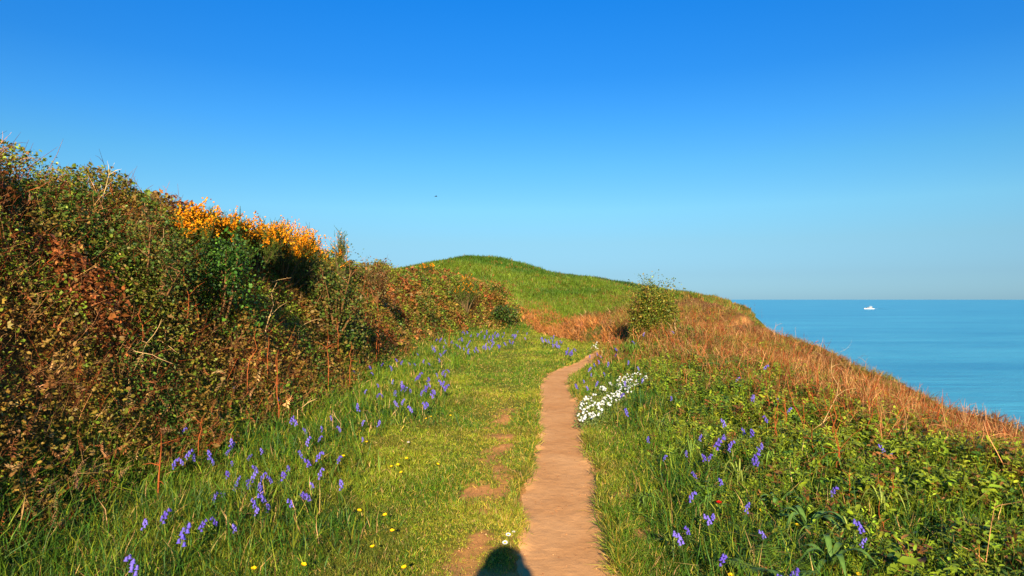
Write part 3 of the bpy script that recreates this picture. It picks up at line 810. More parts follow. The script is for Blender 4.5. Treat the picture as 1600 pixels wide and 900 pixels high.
shrub_at('dark green bush at the very end of the bank beside the orange bracken', 782, 33, 478, 1.0, 2000, .09, [lin(64, 92, 30), lin(48, 74, 26), lin(96, 92, 38)])
shrub_at('green bush on the near end of the bank crest', 236, 7.4, 336, .6, 4200, .028, [lin(84, 104, 32), lin(108, 100, 40), lin(60, 84, 28)])
bush = shrub_at('round yellow green bush on the right verge where the path disappears', 1022, 18.6, 442, .84, 13000, .042, [lin(112, 122, 32), lin(78, 98, 26), lin(140, 124, 42)], nbr=22, spray=10, core=.6)

# ---- white campion cushion on the verge
def inpoly(px, py, poly):
    c = False; n = len(poly)
    for i in range(n):
        (x1, y1), (x2, y2) = poly[i], poly[i - 1]
        if (y1 > py) != (y2 > py) and px < (x2 - x1) * (py - y1) / (y2 - y1) + x1: c = not c
    return c
def petals(n, L, W, cup, col, cc, rc):
    parts = []
    for i in range(n): parts.append(xf(leafg(L, W, .1, -.1 * cup, col, 1), (0, 0, 0), (cup, 0, 6.283 * i / n)))
    k = 6; V = [(0, 0, rc * .7)] + [(rc * math.cos(6.283 * i / k), rc * math.sin(6.283 * i / k), rc * .15) for i in range(k)]
    parts.append((np.array(V), np.array([[0, 1 + i, 1 + (i + 1) % k] for i in range(k)]), np.array(cc)))
    return cat_geo(parts)
def face_cam(n, sp=.35): return np.stack([rng.normal(.75, sp, n), rng.normal(0, sp, n)], -1)
def campion(label, poly, nf, hmax, size, kids):
    cx = np.mean([p[0] for p in poly]); cy = np.mean([p[1] for p in poly])
    c = at(cx, cy, .1); root = empty('campion_plant', c); tag(root, label, 'white flowers')
    pts = []; r = random.Random(3)
    x0, x1 = min(p[0] for p in poly), max(p[0] for p in poly); y0, y1 = min(p[1] for p in poly), max(p[1] for p in poly)
    while len(pts) < nf:
        a, b = r.uniform(x0, x1), r.uniform(y0, y1)
        if not inpoly(a, b, poly): continue
        if vn(a / 8, b / 6, 5) < .30: continue
        h = r.uniform(.5, 1) * hmax; q = at(a, b, h)
        if q is None: continue
        pts.append(q + [0, 0, h])
    pts = np.array(pts) - c
    fl = petals(5, 1, .95, .35, np.array([.62, .62, .6]), [.4, .44, .2], .3)
    nl = nf * 26; k = rng.integers(0, nf, nl)
    lp = pts[k] + rng.normal(0, 1, (nl, 3)) * [.05, .05, .03] - np.c_[np.zeros((nl, 2)), .03 + hmax * .6 * rng.random(nl)]
    cloud(nl, LV[:3], lp, .022 * np.exp(rng.normal(0, .25, nl)) * (size / .02), jit(lin(116, 130, 62), nl, .2, .05), parent=root)
    ordr = np.argsort(pts[:, 1]); me = None
    for j in ordr[:kids]:
        if me is None:
            o = mesh_obj('flower', fl[0] * 1.0, fl[1], M_PETAL, fl[2], root); me = o.data
        else:
            o = bpy.data.objects.new('flower', me); COL.objects.link(o); o.parent = root
        o.location = pts[j]; o.rotation_euler = (r.gauss(.75, .35), r.gauss(0, .35), r.uniform(-.6, .6)); o.scale = (size * r.uniform(.8, 1.2),) * 3
    rest = pts[ordr[kids:]]
    if len(rest):
        V, Fc, C = realise([fl], rest, face_cam(len(rest)), rng.normal(0, .5, len(rest)), size * (.8 + .4 * rng.random(len(rest))), np.ones((len(rest), 3)))
        o = mesh_obj('flowers', V, Fc, M_PETAL, C, root)
        if kids: tag(o, kind='stuff')
campion('long cushion of white campion flowers spilling towards the path', [(903, 656), (902, 630), (925, 612), (950, 598), (978, 584), (1008, 580), (1013, 592), (990, 604), (984, 618), (962, 628), (948, 642), (930, 652), (916, 660)], 290, .16, .017, 100)
campion('small distant patch of white flowers beside the bend of the path', [(924, 545), (928, 533), (938, 536), (936, 546)], 9, .2, .022, 9)

# ---- bluebells
def bell_geo():
    stem = []; pts = [(0, 0, 0), (.005, 0, .1), (.008, 0, .19), (.03, 0, .25), (.06, 0, .265)]
    st = tube(pts, [.0035, .003, .0028, .0022, .0015], 4, lin(96, 110, 60))
    bells = []
    for i in range(9):
        t = i / 8; p = np.array([.008 + .055 * t ** 1.3, 0, .17 + .1 * t ** .8]); a = (i % 2 - .5) * 2.6 + i * .7
        o = p + np.array([math.cos(a) * .016, math.sin(a) * .016, -.004])
        k = 6; V = []
        for (rr_, z) in ((.003, 0), (.0085, -.006), (.0085, -.017), (.015, -.024)):
            for q in range(k): V.append(o + [rr_ * math.cos(6.283 * q / k), rr_ * math.sin(6.283 * q / k), z])
        Fc = []
        for ring in range(3):
            for q in range(k):
                a0 = ring * k + q; b0 = ring * k + (q + 1) % k; Fc += [[a0, b0, b0 + k], [a0, b0 + k, a0 + k]]
        bells.append((np.array(V), np.array(Fc), lin(110, 94, 200)))
        bells.append(tube([p, o], [.0015, .0015], 3, lin(90, 70, 150)))
    lv = []
    for i in range(4):
        a = i * 1.7; lv.append(xf(bladeg(.22, .011, .7, lin(70, 104, 34)), (0, 0, 0), (0, 0, a)))
    return st, cat_geo(bells), cat_geo(lv)
st_, be_, lf_ = bell_geo()
_r = lambda g: (g[0], g[1], np.tile(g[2], (len(g[0]), 1)) if np.ndim(g[2]) == 1 else g[2])
me_st = mesh_obj('stem', *_r(st_)[:2], M_GRASS, _r(st_)[2], link=False).data
me_be = mesh_obj('flower_head', be_[0], be_[1], M_PETAL, be_[2], link=False).data
me_lf = mesh_obj('leaves', lf_[0], lf_[1], M_GRASS, lf_[2], link=False).data
whole = cat_geo([_r(st_), be_, lf_])
m_dark = be_[2] * .6
me_be2 = mesh_obj('flower_head', be_[0], be_[1], M_PETAL, be_[2] * [1.35, 1.35, 1.1], link=False).data
me_be3 = mesh_obj('flower_head', be_[0] * [1.15, 1.25, 1.0], be_[1], M_PETAL, be_[2] * [.8, .7, .8], link=False).data
def one(name, me, parent):
    o = bpy.data.objects.new(name, me); COL.objects.link(o); o.parent = parent; return o
rb = random.Random(8)
def bluebell(px, py, label, group=None, s=1.0, leaves=True):
    s = s * .55 * math.exp(rb.gauss(0, .14)); up_ = .085 if px > 960 else .03; hz = .26 * s + up_; p = at(px, py, hz)
    if p is None: return
    t = empty('bluebell', (p[0], p[1], p[2] - .01 + up_), rb.uniform(0, 6.28)); t.scale = (s * 1.1,) * 3
    t.rotation_euler = (rb.gauss(0, .12), rb.gauss(0, .12), rb.uniform(0, 6.28))
    tag(t, label, 'bluebell', group)
    one('stem', me_st, t); h = one('flower_head', rb.choice((me_be, me_be2, me_be3)), t)
    if leaves: one('leaves', me_lf, t)
    return t
def c4(a): return [(200 + x * .3777, 560 + y * .3777) for x, y in a]
def c6(a): return [(960 + x / 3, 600 + y / 3) for x, y in a]
def c3(a): return [(900 + x / 3, 400 + y / 3) for x, y in a]
Lnear = c4([(220,285),(230,410),(270,398),(340,382),(350,415),(400,375),(425,350),(427,428),(418,465),(450,490),(490,397),(508,470),(495,510),(538,437),(545,475),(540,520),(400,533),(440,520),(357,558),(560,370),(597,487),(650,440),(515,583),(530,610),(590,600),(572,545),(733,560),(762,545),(765,510),(793,462),(870,405),(887,505),(722,385),(745,330),(783,320),(740,290),(698,250),(620,165),(432,118),(805,280),(880,280),(845,240),(973,325),(972,255),(1027,257),(965,190),(980,130),(1028,145),(1055,145),(940,50),(1018,55),(1010,30),(1045,20),(1035,105),(52,662),(298,670),(368,655),(443,683)])
for p in Lnear: bluebell(*p, 'violet bluebell in the long grass at the foot of the left bank', 'bluebells at the foot of the left bank', rb.uniform(.85, 1.15))
for a, lb_ in (((232,378), 'tallest of the bluebells beside the rusty stalk under the near bank'), ((190,420), 'bluebell just beside the rusty stalk, lowest of that bunch'), ((415,332), 'full bluebell head against the dark foot of the brambles'),
               ((645,463), 'upright bluebell with a long narrow head in the middle of the grass'), ((770,380), 'biggest bluebell head of the left grass, upper of a touching pair'), ((754,412), 'bluebell touching the big head from below'),
               ((675,568), 'round bluebell head standing alone below the main drift'), ((675,243), 'bluebell of a close pair in front of the pale fallen stalk'), ((545,535), 'bluebell at the centre of the densest near bunch'),
               ((145,632), 'single bluebell low in the near grass under the bank'), ((212,708), 'wide spreading bluebell nearest the bottom of the bank grass'), ((15,838), 'bluebell in the lowest corner of the photo by the left edge')):
    bluebell(*c4([a])[0], lb_, None, 1.2)
def fill(poly, n, label, group, s):
    k = 0; x0, x1 = min(p[0] for p in poly), max(p[0] for p in poly); y0, y1 = min(p[1] for p in poly), max(p[1] for p in poly)
    while k < n:
        a, b = rb.uniform(x0, x1), rb.uniform(y0, y1)
        if inpoly(a, b, poly) and vn(a / 14, b / 9, 31) > .33: bluebell(a, b, label, group, rb.uniform(.85, 1.2) * s); k += 1
fill([(612, 560), (650, 545), (700, 560), (712, 590), (680, 622), (640, 640), (600, 615)], 42, 'bluebell in the drift between the bank and the open turf', 'bluebells drifting down from the bank to the turf', 1.1)
fill([(668, 540), (690, 520), (720, 532), (700, 556)], 14, 'bluebell in the shade of the scrub half way along the bank', 'bluebells against the scrub half way along', 1.2)
fill([(705, 536), (720, 517), (760, 514), (806, 516), (838, 520), (812, 532), (740, 550)], 62, 'small bluebell in the far band along the end of the bank', 'bluebells in the far band along the bank', 1.35)
fill([(835, 522), (862, 522), (903, 544), (890, 552), (850, 532)], 26, 'small bluebell in front of the orange bracken bed', 'bluebells in front of the orange bracken', 1.35)
Rn = c6([(263,58),(518,238),(525,265),(540,287),(655,55),(683,290),(447,328),(338,315),(350,500),(162,250),(400,240),(455,605),(327,690),(793,870),(1145,720),(1285,305),(655,345),(230,330),(1020,480),(610,560)])
for p in Rn: bluebell(*p, 'violet bluebell among the green herbs of the right verge', 'bluebells among the herbs of the right verge', rb.uniform(.8, 1.05))
for p in c3([(460,353),(317,360),(275,400),(245,493),(297,520),(740,563),(870,508),(833,655),(242,720),(125,465),(100,455),(85,505),(68,465),(137,545),(185,460),(75,550),(60,610),(10,602),(90,590),(200,430),(312,575),(110,490),(55,520),(150,500),(40,580),(205,640),(230,590)]):
    bluebell(*p, 'small bluebell on the verge around and beyond the white campion', 'bluebells around the white campion', rb.uniform(.95, 1.2))
for a, lb_, s_ in (((470,252), 'largest round bluebell head on the right verge', 1.5), ((517,167), 'bluebell just above the largest round head on the verge', 1.15), ((607,210), 'bluebell of a level pair in the verge, the one nearer the path', 1.0), ((647,215), 'bluebell of a level pair in the verge, the one farther from the path', 1.0),
                   ((715,152), 'bluebell beside the foot of the rusty stalks on the verge', 1.05), ((768,65), 'bluebell behind the rusty stalks, upper one', 1.05), ((810,110), 'bluebell leaning against the rusty stalks', 1.0), ((658,332), 'tall dense bluebell head in front of the pale herb leaves', 1.4),
                   ((675,275), 'slender bluebell rising right behind the tall dense one', 1.1), ((425,330), 'bluebell below the largest round head, nearer the path', 1.05), ((392,413), 'pale bluebell low in the grass between herbs and path', .9), ((503,438), 'single bluebell above the red flower', .9),
                   ((440,597), 'bluebell lying almost flat below the red flower', .9), ((340,665), 'faded bluebell above the arching grass tuft', .8), ((715,680), 'bluebell next to the green fern frond', 1.0), ((508,790), 'lone small bluebell in the dark hollow of the verge', .9),
                   ((840,885), 'bluebell cut by the bottom edge of the photo', 1.25), ((1175,640), 'bright bluebell above the long dock leaves', 1.2), ((1275,285), 'purple bluebell near the right edge beside the green fern', 1.3)):
    bluebell(*c6([a])[0], lb_, None, s_)

# ---- buttercups, daisies, a red flower
def flower_meshes(pet, hS, colS=lin(96, 116, 50)):
    st = _r(tube([(0, 0, 0), (.003, .002, hS * .5), (0, 0, hS)], [.0018, .0015, .0013], 4, colS))
    return mesh_obj('stem', st[0], st[1], M_GRASS, st[2], link=False).data, mesh_obj('petals', pet[0] + [0, 0, hS], pet[1], M_PETAL, pet[2], link=False).data
ms_b, mp_b = flower_meshes(petals(5, .017, .016, .5, lin(250, 200, 20), lin(220, 150, 10), .005), .09)
dz = cat_geo([xf(leafg(.012, .004, .05, 0, (.8, .8, .78), 1), (0, 0, 0), (.1, 0, 6.283 * i / 16)) for i in range(16)])
ms_d, mp_d = flower_meshes(dz, .05)
k_ = 8; cv = np.array([(0, 0, .0535)] + [(.0055 * math.cos(6.283 * i / k_), .0055 * math.sin(6.283 * i / k_), .0505) for i in range(k_)])
mc_d = mesh_obj('centre', cv, np.array([[0, 1 + i, 1 + (i + 1) % k_] for i in range(k_)]), M_PETAL, np.tile(lin(240, 180, 20), (9, 1)), link=False).data
ms_r, mp_r = flower_meshes(petals(5, .017, .014, .3, lin(200, 24, 14), lin(120, 10, 10), .004), .10)
def little(px, py, kind, label, group=None, s=1.0):
    hz = {'buttercup': .09, 'daisy': .05, 'red_flower': .1}[kind] * s; p = at(px, py, hz)
    t = empty(kind, (p[0], p[1], p[2])); t.scale = (s,) * 3; t.rotation_euler = (rb.uniform(.15, .4), rb.gauss(0, .15), rb.gauss(0, .3))
    tag(t, label, kind.replace('_', ' '), group)
    a, b = {'buttercup': (ms_b, mp_b), 'daisy': (ms_d, mp_d), 'red_flower': (ms_r, mp_r)}[kind]
    one('stem', a, t); one('petals', b, t)
    if kind == 'daisy': one('centre', mc_d, t)
for px, py, lb_ in ((397, 885, 'orange yellow buttercup lowest in the near grass on the left'), (468, 878, 'buttercup beside the lowest one, a little nearer the path'), (588, 854, 'bright buttercup alone in the short turf'),
                    (637, 884, 'buttercup nearest the shadow of the head'), (607, 801, 'buttercup above the bright lone one'), (558, 795, 'buttercup in the thicker grass at mid height'), (1338, 896, 'buttercup under the dock leaves at the bottom edge'), (1135, 893, 'orange flower head at the bottom of the verge')):
    little(px, py, 'buttercup', lb_, None, 1.15)
for px, py in ((613, 827), (623, 724), (636, 714), (633, 736), (677, 723), (615, 728), (670, 653), (675, 651), (703, 649), (537, 711), (575, 690), (1150, 642), (1177, 792), (1237, 818)):
    little(px, py, 'buttercup', 'small buttercup dotted in the grass', 'small buttercups dotted in the grass', 1.1)
little(794, 832, 'daisy', 'white daisy just beyond the head of the shadow, the upper one', None, 1.6)
little(789, 843, 'daisy', 'white daisy just beyond the head of the shadow, the lower one', None, 1.6)
little(802, 830, 'daisy', 'smallest white daisy close to the pair by the shadow', None, 1.0)
little(638, 690, 'daisy', 'small daisy in the long grass beside the buttercups', None, 1.3)
little(1121, 782, 'red_flower', 'small red flower low among the green herbs', None, 1.35)

# ---- dead stalks that stand out singly
def stalk(b, t_, kind, label, group=None, rad=.006, h0=.35, curve=0.0, cat='dead stalk', dd=0.0):
    p = at(*b, h0)
    if p is None: return
    d_ = p[1]; p1 = p + [0, 0, h0 * .98]
    r_ = ray(*t_); q = r_ / r_[1] * (d_ + dd); q = q + [0, 0, EYE]
    r = random.Random(int(b[0] * 7 + b[1])); th = rad * .62 * (d_ / 6) ** .45
    root = empty('dead_stalk', (p[0], p[1], p[2])); tag(root, label, cat, group)
    col = {'rust': lin(150, 76, 36), 'pale': lin(196, 156, 104), 'dark': lin(96, 60, 38)}[kind]
    L = np.linalg.norm(q - p1); side = np.cross((q - p1) / L, [0, 1, 0]) * curve * L
    pts = [np.zeros(3)] + [p1 - p + (q - p1) * k + side * 4 * k * (1 - k) + np.array([r.gauss(0, .035), r.gauss(0, .03), 0]) * L * (k > 0) * (k < 1) for k in (0, .25, .5, .75, 1)]
    st = tube(pts, [th, th, th * .95, th * .7, th * .6, th * .3], 5, col)
    V, Fc, C = cat_geo([st]); mesh_obj('stem', V, Fc, M_DEAD, jit(C, len(C), .1, .03), root)
    for k in range(3 if kind != 'pale' else 2):
        o = pts[r.randint(2, 4)]; l = L * r.uniform(.18, .4); a = r.uniform(0, 6.28)
        e = o + np.array([math.cos(a) * l, math.sin(a) * l * .4, l * r.uniform(-.2, .8)])
        g = cat_geo([tube([o, (o + e) / 2 + [0, 0, .1 * l], e], [th * .6, th * .4, th * .2], 4, col)])
        mesh_obj('side_twig', g[0], g[1], M_DEAD, g[2], root)
def c1(*a): return [(200 + x / 3, 280 + y / 3) for x, y in a]
SL = [(((247, 775), (252, 678)), 'rust', 'thick rusty broken stalk standing at the foot of the near bank', .013, .1, 0), (((436, 638), (433, 560)), 'rust', 'rusty stalk rising from dark brambles above the first bluebells', .009, .2, .02),
      (((310, 690), (316, 652)), 'rust', 'short rusty stalk between the near bluebells and the brambles', .008, .2, 0), (((465, 640), (496, 622)), 'pale', 'pale fallen stalk lying at the edge of the long grass', .007, .2, .05),
      (((520, 640), (538, 684)), 'pale', 'pale thin stalk hanging down into the bluebell grass', .004, .3, 0)]
for (b, t_), k, lb_, rd, h0, cv in SL: stalk(b, t_, k, lb_, None, rd, h0, cv)
for (b, t_), k, lb_, rd, cv in ((c1((645, 700), (700, 480)), 'pale', 'long pale stalk leaning in the middle of the bank scrub', .009, .02), (c1((595, 405), (665, 200)), 'pale', 'long pale stalk leaning across the gorse blossom', .008, .03),
      (c1((70, 800), (158, 655)), 'pale', 'bleached stalk slanting low on the bank by the left edge', .007, 0), (c1((212, 450), (167, 225)), 'pale', 'tall tan stalk standing above the dark green bush', .007, .05),
      (c1((210, 545), (232, 430)), 'pale', 'forked tan stalk below the tall one on the near bank', .006, 0), (c1((0, 385), (60, 455)), 'pale', 'short bleached stalk sloping down at the left edge', .006, 0),
      (c1((115, 735), (225, 810)), 'pale', 'pale stalk lying downhill across the near brambles', .006, .04), (c1((800, 700), (910, 655)), 'pale', 'curved pale stalk arching in the rusty tangle', .006, .12),
      (c1((5, 800), (210, 865)), 'pale', 'long pale curved stem lying at the bottom of the near brambles', .006, .06), (c1((660, 490), (765, 462)), 'pale', 'thin pale stalk lying level below the gorse', .005, .05)):
    stalk(b, t_, k, lb_, None, rd, .42, cv)
for (b, t_) in (c1((655, 850), (660, 740)), c1((65, 780), (62, 590)), c1((270, 690), (262, 400)), c1((435, 610), (433, 520)), c1((520, 590), (515, 480)), c1((1165, 770), (1170, 600)), c1((940, 880), (935, 700)), c1((325, 690), (320, 560)),
                c1((1115, 620), (1112, 450)), c1((985, 760), (980, 640)), c1((560, 900), (600, 690)), c1((260, 520), (255, 400)), c1((1040, 880), (1045, 760)), c1((700, 900), (705, 800)), c1((905, 560), (903, 490)), c1((545, 620), (535, 560)),
                ((95 / 3 + 560, 380 + 450 / 3), (92 / 3 + 560, 380 + 260 / 3)), ((45 / 3 + 560, 380 + 420 / 3), (40 / 3 + 560, 380 + 180 / 3)), ((425 / 3 + 560, 380 + 440 / 3), (430 / 3 + 560, 380 + 380 / 3))):
    stalk(b, t_, 'rust', 'rusty upright dead stalk in the tangled scrub of the bank', 'rusty stalks in the bank scrub', .008, .42, 0)
for a, b, k, lb_, rd, cv in (((1085, 830), (1232, 580), 'pale', 'pale curved stalk arching over the rusty stems of the verge', .006, -.1), ((1210, 860), (1215, 640), 'rust', 'straight rusty stem in the middle of the verge thicket', .008, 0),
      ((1075, 830), (985, 560), 'rust', 'long rusty stem leaning back towards the path', .007, .03), ((1235, 450), (1292, 393), 'pale', 'pale hooked twig sticking out over the sea', .006, -.14), ((820, 415), (900, 338), 'rust', 'orange stem leaning uphill on the brown slope', .008, 0),
      ((1290, 570), (1425, 605), 'pale', 'pale thin twig lying level above the near slope', .005, .05), ((1245, 640), (1200, 480), 'pale', 'pale upright stalk at the edge of the thicket against the slope', .006, .05), ((760, 390), (790, 338), 'pale', 'short tan stalk half way down the brown slope', .006, 0),
      ((1360, 740), (1405, 598), 'rust', 'rusty stem leaning seawards near the right edge', .007, .03), ((837, 285), (835, 216), 'dark', 'thin dark stalk on the skyline against the sea, taller one', .006, 0), ((872, 290), (866, 240), 'dark', 'thin dark stalk on the skyline against the sea, shorter one', .006, 0),
      ((1030, 375), (1031, 330), 'pale', 'slim tan stalk lower down the skyline of the slope', .0025, 0), ((1300, 520), (1350, 455), 'dark', 'dark branched twig against the sea', .004, .05)):
    (b_, t_) = c3([a, b]); stalk(b_, t_, k, lb_, None, rd, .12, cv)
for a, b in (((1035, 400), (1030, 30)), ((1055, 395), (1045, 90)), ((805, 210), (800, 70)), ((762, 250), (765, 110)), ((1110, 560), (1105, 390)), ((1265, 690), (1245, 540)), ((1300, 540), (1310, 430)), ((890, 200), (880, 60)), ((938, 330), (930, 190)), ((1000, 190), (985, 40)), ((1180, 230), (1230, 60)), ((975, 150), (900, 20)), ((1110, 120), (1150, 10)), ((720, 130), (715, 30))):
    (b_, t_) = c6([a, b]); stalk(b_, t_, 'rust', 'rusty upright stem in the dead thicket on the right verge', 'rusty stems in the verge thicket', .006, .1, random.uniform(-.04, .04))
for a, b in (((945, 860), (930, 640)), ((985, 780), (980, 640)), ((1110, 690), (1080, 630)), ((520, 610), (500, 535)), ((630, 585), (625, 515)), ((305, 360), (300, 265)), ((265, 370), (265, 285)), ((610, 420), (632, 340)), ((720, 330), (745, 280)), ((960, 540), (975, 430)), ((1040, 520), (1050, 440)), ((500, 440), (470, 390)), ((590, 460), (620, 400)), ((690, 470), (730, 440)), ((1400, 680), (1440, 600)), ((890, 560), (930, 470))):
    (b_, t_) = c3([a, b]); stalk(b_, t_, 'rust', 'orange brown dead stem on the slope beyond the verge', 'orange brown stems on the slope', .007, .1, random.uniform(-.04, .04))

# ---- leafy plants of the verge
def fern(p, L, nfr, label, group=None, col=lin(112, 140, 34), tilt=.9):
    root = empty('fern', p); tag(root, label, 'fern', group); r = random.Random(int(p[0] * 100))
    for i in range(nfr):
        parts = []; pts = [np.array([0, t * L * (.4 + .5 * t), L * (.75 * t - .35 * t * t)]) for t in np.linspace(0, 1, 7)]
        parts.append(tube(pts, [.004, .0035, .003, .0025, .002, .0015, .001], 4, col * .8))
        for k in range(19):
            t = .12 + .86 * k / 19; j = min(5, int(t * 6)); f = t * 6 - j; q = pts[j] * (1 - f) + pts[j + 1] * f; l = L * .34 * math.sin(math.pi * (1 - t) ** .8 * .9 + .12)
            for sg in (-1, 1): parts.append(xf(leafg(l, .009 + l * .07, .15, .3, col * r.uniform(.85, 1.2), 1), q, (r.uniform(-.1, .3), 0, -sg * 1.15)))
        g = xf(cat_geo(parts), (0, 0, 0), (r.uniform(-.1, .2), 0, i * 6.283 / nfr + r.uniform(-.3, .3)))
        mesh_obj('frond', g[0], g[1], M_LEAF, jit(g[2], len(g[2]), .05, .02), root)
fern(at(1215, 882, .12), .30, 5, 'light green fern low in the verge beside a bluebell')
fern(at(1352, 672, .2), .34, 5, 'yellow green fern near the right edge beside the purple bluebell', col=lin(140, 154, 40))
fern(at(1175, 830, .05), .2, 4, 'small fern between the red flower and the dock leaves', col=lin(96, 124, 34))
fern(at(1120, 560, .2), .5, 5, 'green fern in front of the brown slope beside the dead stems', col=lin(112, 134, 36))
def strap(p, L, n, W, label, cat, name, col, rise=.5, part='leaf', group=None):
    root = empty(name, p); tag(root, label, cat, group); r = random.Random(int(p[0] * 71))
    for i in range(n):
        V = []; Fc = []; m = 8; l = L * r.uniform(.75, 1.1); a = 6.283 * i / n + r.uniform(-.4, .4); up = rise * r.uniform(.6, 1.3); ph = r.uniform(0, 6)
        for k in range(m + 1):
            t = k / m; w = W * (math.sin(math.pi * min(1, t * .92 + .06)) ** .7) * .5; rr_ = l * t * (1 - .15 * up); z = l * (up * t - .75 * up * t * t * 1.2) + .01
            wv = .12 * w * math.sin(9 * t + ph)
            V += [(-w, rr_, z + .35 * w + wv), (0, rr_, z), (w, rr_, z + .35 * w - wv)]
        for k in range(m):
            q = 3 * k; Fc += [[q, q + 1, q + 4], [q, q + 4, q + 3], [q + 1, q + 2, q + 5], [q + 1, q + 5, q + 4]]
        C = np.tile(col * r.uniform(.8, 1.25), (len(V), 1)); C[1::3] *= 1.3
        g = xf((np.array(V), np.array(Fc), C), (0, 0, 0), (0, 0, a)); mesh_obj(part, g[0], g[1], M_LEAF, g[2], root, smooth=True)
DK = lin(96, 128, 52)
strap(at(1262, 822, .1) + [0, 0, .06], .34, 10, .036, 'dock plant with long broad wavy leaves low on the verge', 'dock plant', 'dock_plant', DK, 1.35)
strap(at(1215, 792, .08) + [0, 0, .05], .26, 8, .03, 'smaller dock rosette touching the bigger one from above', 'dock plant', 'dock_plant', DK * 1.15, 1.4)
strap(at(1300, 880, .08) + [0, 0, .05], .28, 8, .034, 'dock plant at the bottom edge of the verge', 'dock plant', 'dock_plant', DK * .9, 1.3)
strap(at(1050, 848, .04), .2, 14, .010, 'arching tuft of grass beside the turf edge of the verge', 'grass tuft', 'grass_tuft', lin(140, 150, 60), 1.2, 'blade')
strap(at(1000, 640, .02), .34, 26, .012, 'dark green upright grass tuft right behind the white campion', 'grass tuft', 'grass_tuft', lin(60, 92, 36), 2.6, 'blade')
strap(at(1030, 672, .02), .24, 18, .010, 'pale arching grass tuft on the verge below the campion', 'grass tuft', 'grass_tuft', lin(128, 140, 56), 1.8, 'blade')
for i, (px, py, l) in enumerate(((1080, 720, .3), (1110, 800, .26), (1155, 755, .3), (1210, 730, .32), (1290, 740, .34), (1330, 850, .26), (1010, 790, .2), (1060, 640, .3), (1380, 800, .3), (1240, 860, .24))):
    strap(at(px, py, .03), l, 16, .011, 'arching tuft of long green grass among the herbs of the verge', 'grass tuft', 'grass_tuft', [lin(112, 138, 48), lin(84, 116, 40), lin(140, 150, 60)][i % 3], 2.0, 'blade', 'long grass tufts among the herbs')
strap(at(985, 555, .02), .4, 26, .016, 'green grass tuft below the round bush', 'grass tuft', 'grass_tuft', lin(92, 120, 36), 2.4, 'blade')
def leafy(p, H, label, group=None, col=G_LEAF * 1.3, seed=1):
    root = empty('leafy_plant', p, random.uniform(0, 6)); tag(root, label, 'leafy plant', group); r = random.Random(seed)
    lv = []; st = []
    for j in range(3):
        a0 = r.uniform(0, 6.28); e = np.array([math.cos(a0) * .09, math.sin(a0) * .09, H * r.uniform(.75, 1)])
        st.append(tube([(0, 0, 0), e * [.4, .4, .5], e], [.005, .004, .002], 4, lin(120, 130, 60)))
        for k in range(11):
            t = .25 + .75 * k / 11; q = e * [t * t, t * t, t]
            l = .055 * (1.2 - .6 * t)
            for b_ in (-.6, 0, .6): lv.append(xf(leafg(l, l * .5, .2, .35, col * r.uniform(.8, 1.25), 1), q, (r.uniform(-.2, .5), r.uniform(-.3, .3), k * 2.4 + b_)))
    g = cat_geo(st); mesh_obj('stems', g[0], g[1], M_GRASS, g[2], root); g = cat_geo(lv); mesh_obj('foliage', g[0], g[1], M_LEAF, g[2], root)
for i, (px, py) in enumerate(((1075, 585), (1110, 605), (1150, 600), (1190, 615), (1060, 620), (1130, 640), (1220, 640), (1090, 660), (1180, 670), (1030, 600), (1250, 700), (1140, 700), (1000, 570), (1060, 560), (1160, 570), (1360, 760), (1320, 800), (1095, 760), (1050, 700), (1370, 700))):
    leafy(at(px, py, .15), random.uniform(.17, .27), 'bushy bright green herb with small leaves on the verge', 'bright green herbs of the verge', [G_LEAF * 1.35, lin(128, 146, 40), lin(104, 132, 30)][i % 3], i)

# ---- motor boat on the sea
def box(x0, x1, y0, y1, z0, z1, col, taper=0):
    V = [(x0, y0, z0), (x1, y0, z0), (x1, y1, z0), (x0, y1, z0), (x0 + taper, y0 + taper * .3, z1), (x1 - taper, y0 + taper * .3, z1), (x1 - taper, y1 - taper * .3, z1), (x0 + taper, y1 - taper * .3, z1)]
    F_ = [[0, 2, 1], [0, 3, 2], [4, 5, 6], [4, 6, 7], [0, 1, 5], [0, 5, 4], [1, 2, 6], [1, 6, 5], [2, 3, 7], [2, 7, 6], [3, 0, 4], [3, 4, 7]]
    return np.array(V, float), np.array(F_), np.asarray(col, float)
v_ = ray(1358, 483); t_ = (SEA - EYE) / v_[2]; bp = v_ * t_; bp[2] = SEA
boat = empty('motor_boat', bp, R(6)); tag(boat, 'white motor boat crossing the calm sea', 'boat')
WH = np.array([.55, .55, .54])
sec = [(-9, 0.05, 1.9), (-7, 1.2, 1.75), (-4, 2.2, 1.5), (0, 2.5, 1.3), (5, 2.4, 1.15), (8.5, 2.2, 1.1)]
V = []; Fc = []
for xx, w, z in sec: V += [(xx, -w, z), (xx + (.8 if xx < -6 else 0), -w * .6, -.4), (xx + (.8 if xx < -6 else 0), w * .6, -.4), (xx, w, z)]
for i in range(5):
    for k in range(4):
        a = i * 4 + k; b = i * 4 + (k + 1) % 4; Fc += [[a, a + 4, b + 4], [a, b + 4, b]]
Fc += [[20, 21, 22], [20, 22, 23], [0, 2, 1], [0, 3, 2]]
h_ = cat_geo([(np.array(V), np.array(Fc), WH)]); mesh_obj('hull', h_[0], h_[1], M_DEAD, h_[2], boat)
def bpart(name, parts): g = cat_geo(parts); return mesh_obj(name, g[0], g[1], M_DEAD, g[2], boat)
cb = bpart('cabin', [box(-4, 5.5, -1.7, 1.7, 1.2, 3.0, WH, .8)])
g = cat_geo([box(-3.9, 5.2, -1.9, 1.9, 1.75, 2.7, lin(40, 48, 60), .6)]); mesh_obj('window', g[0], g[1], M_DEAD, g[2], cb)
bpart('flybridge', [box(-.5, 5.0, -1.3, 1.3, 2.98, 3.8, WH, .4)])
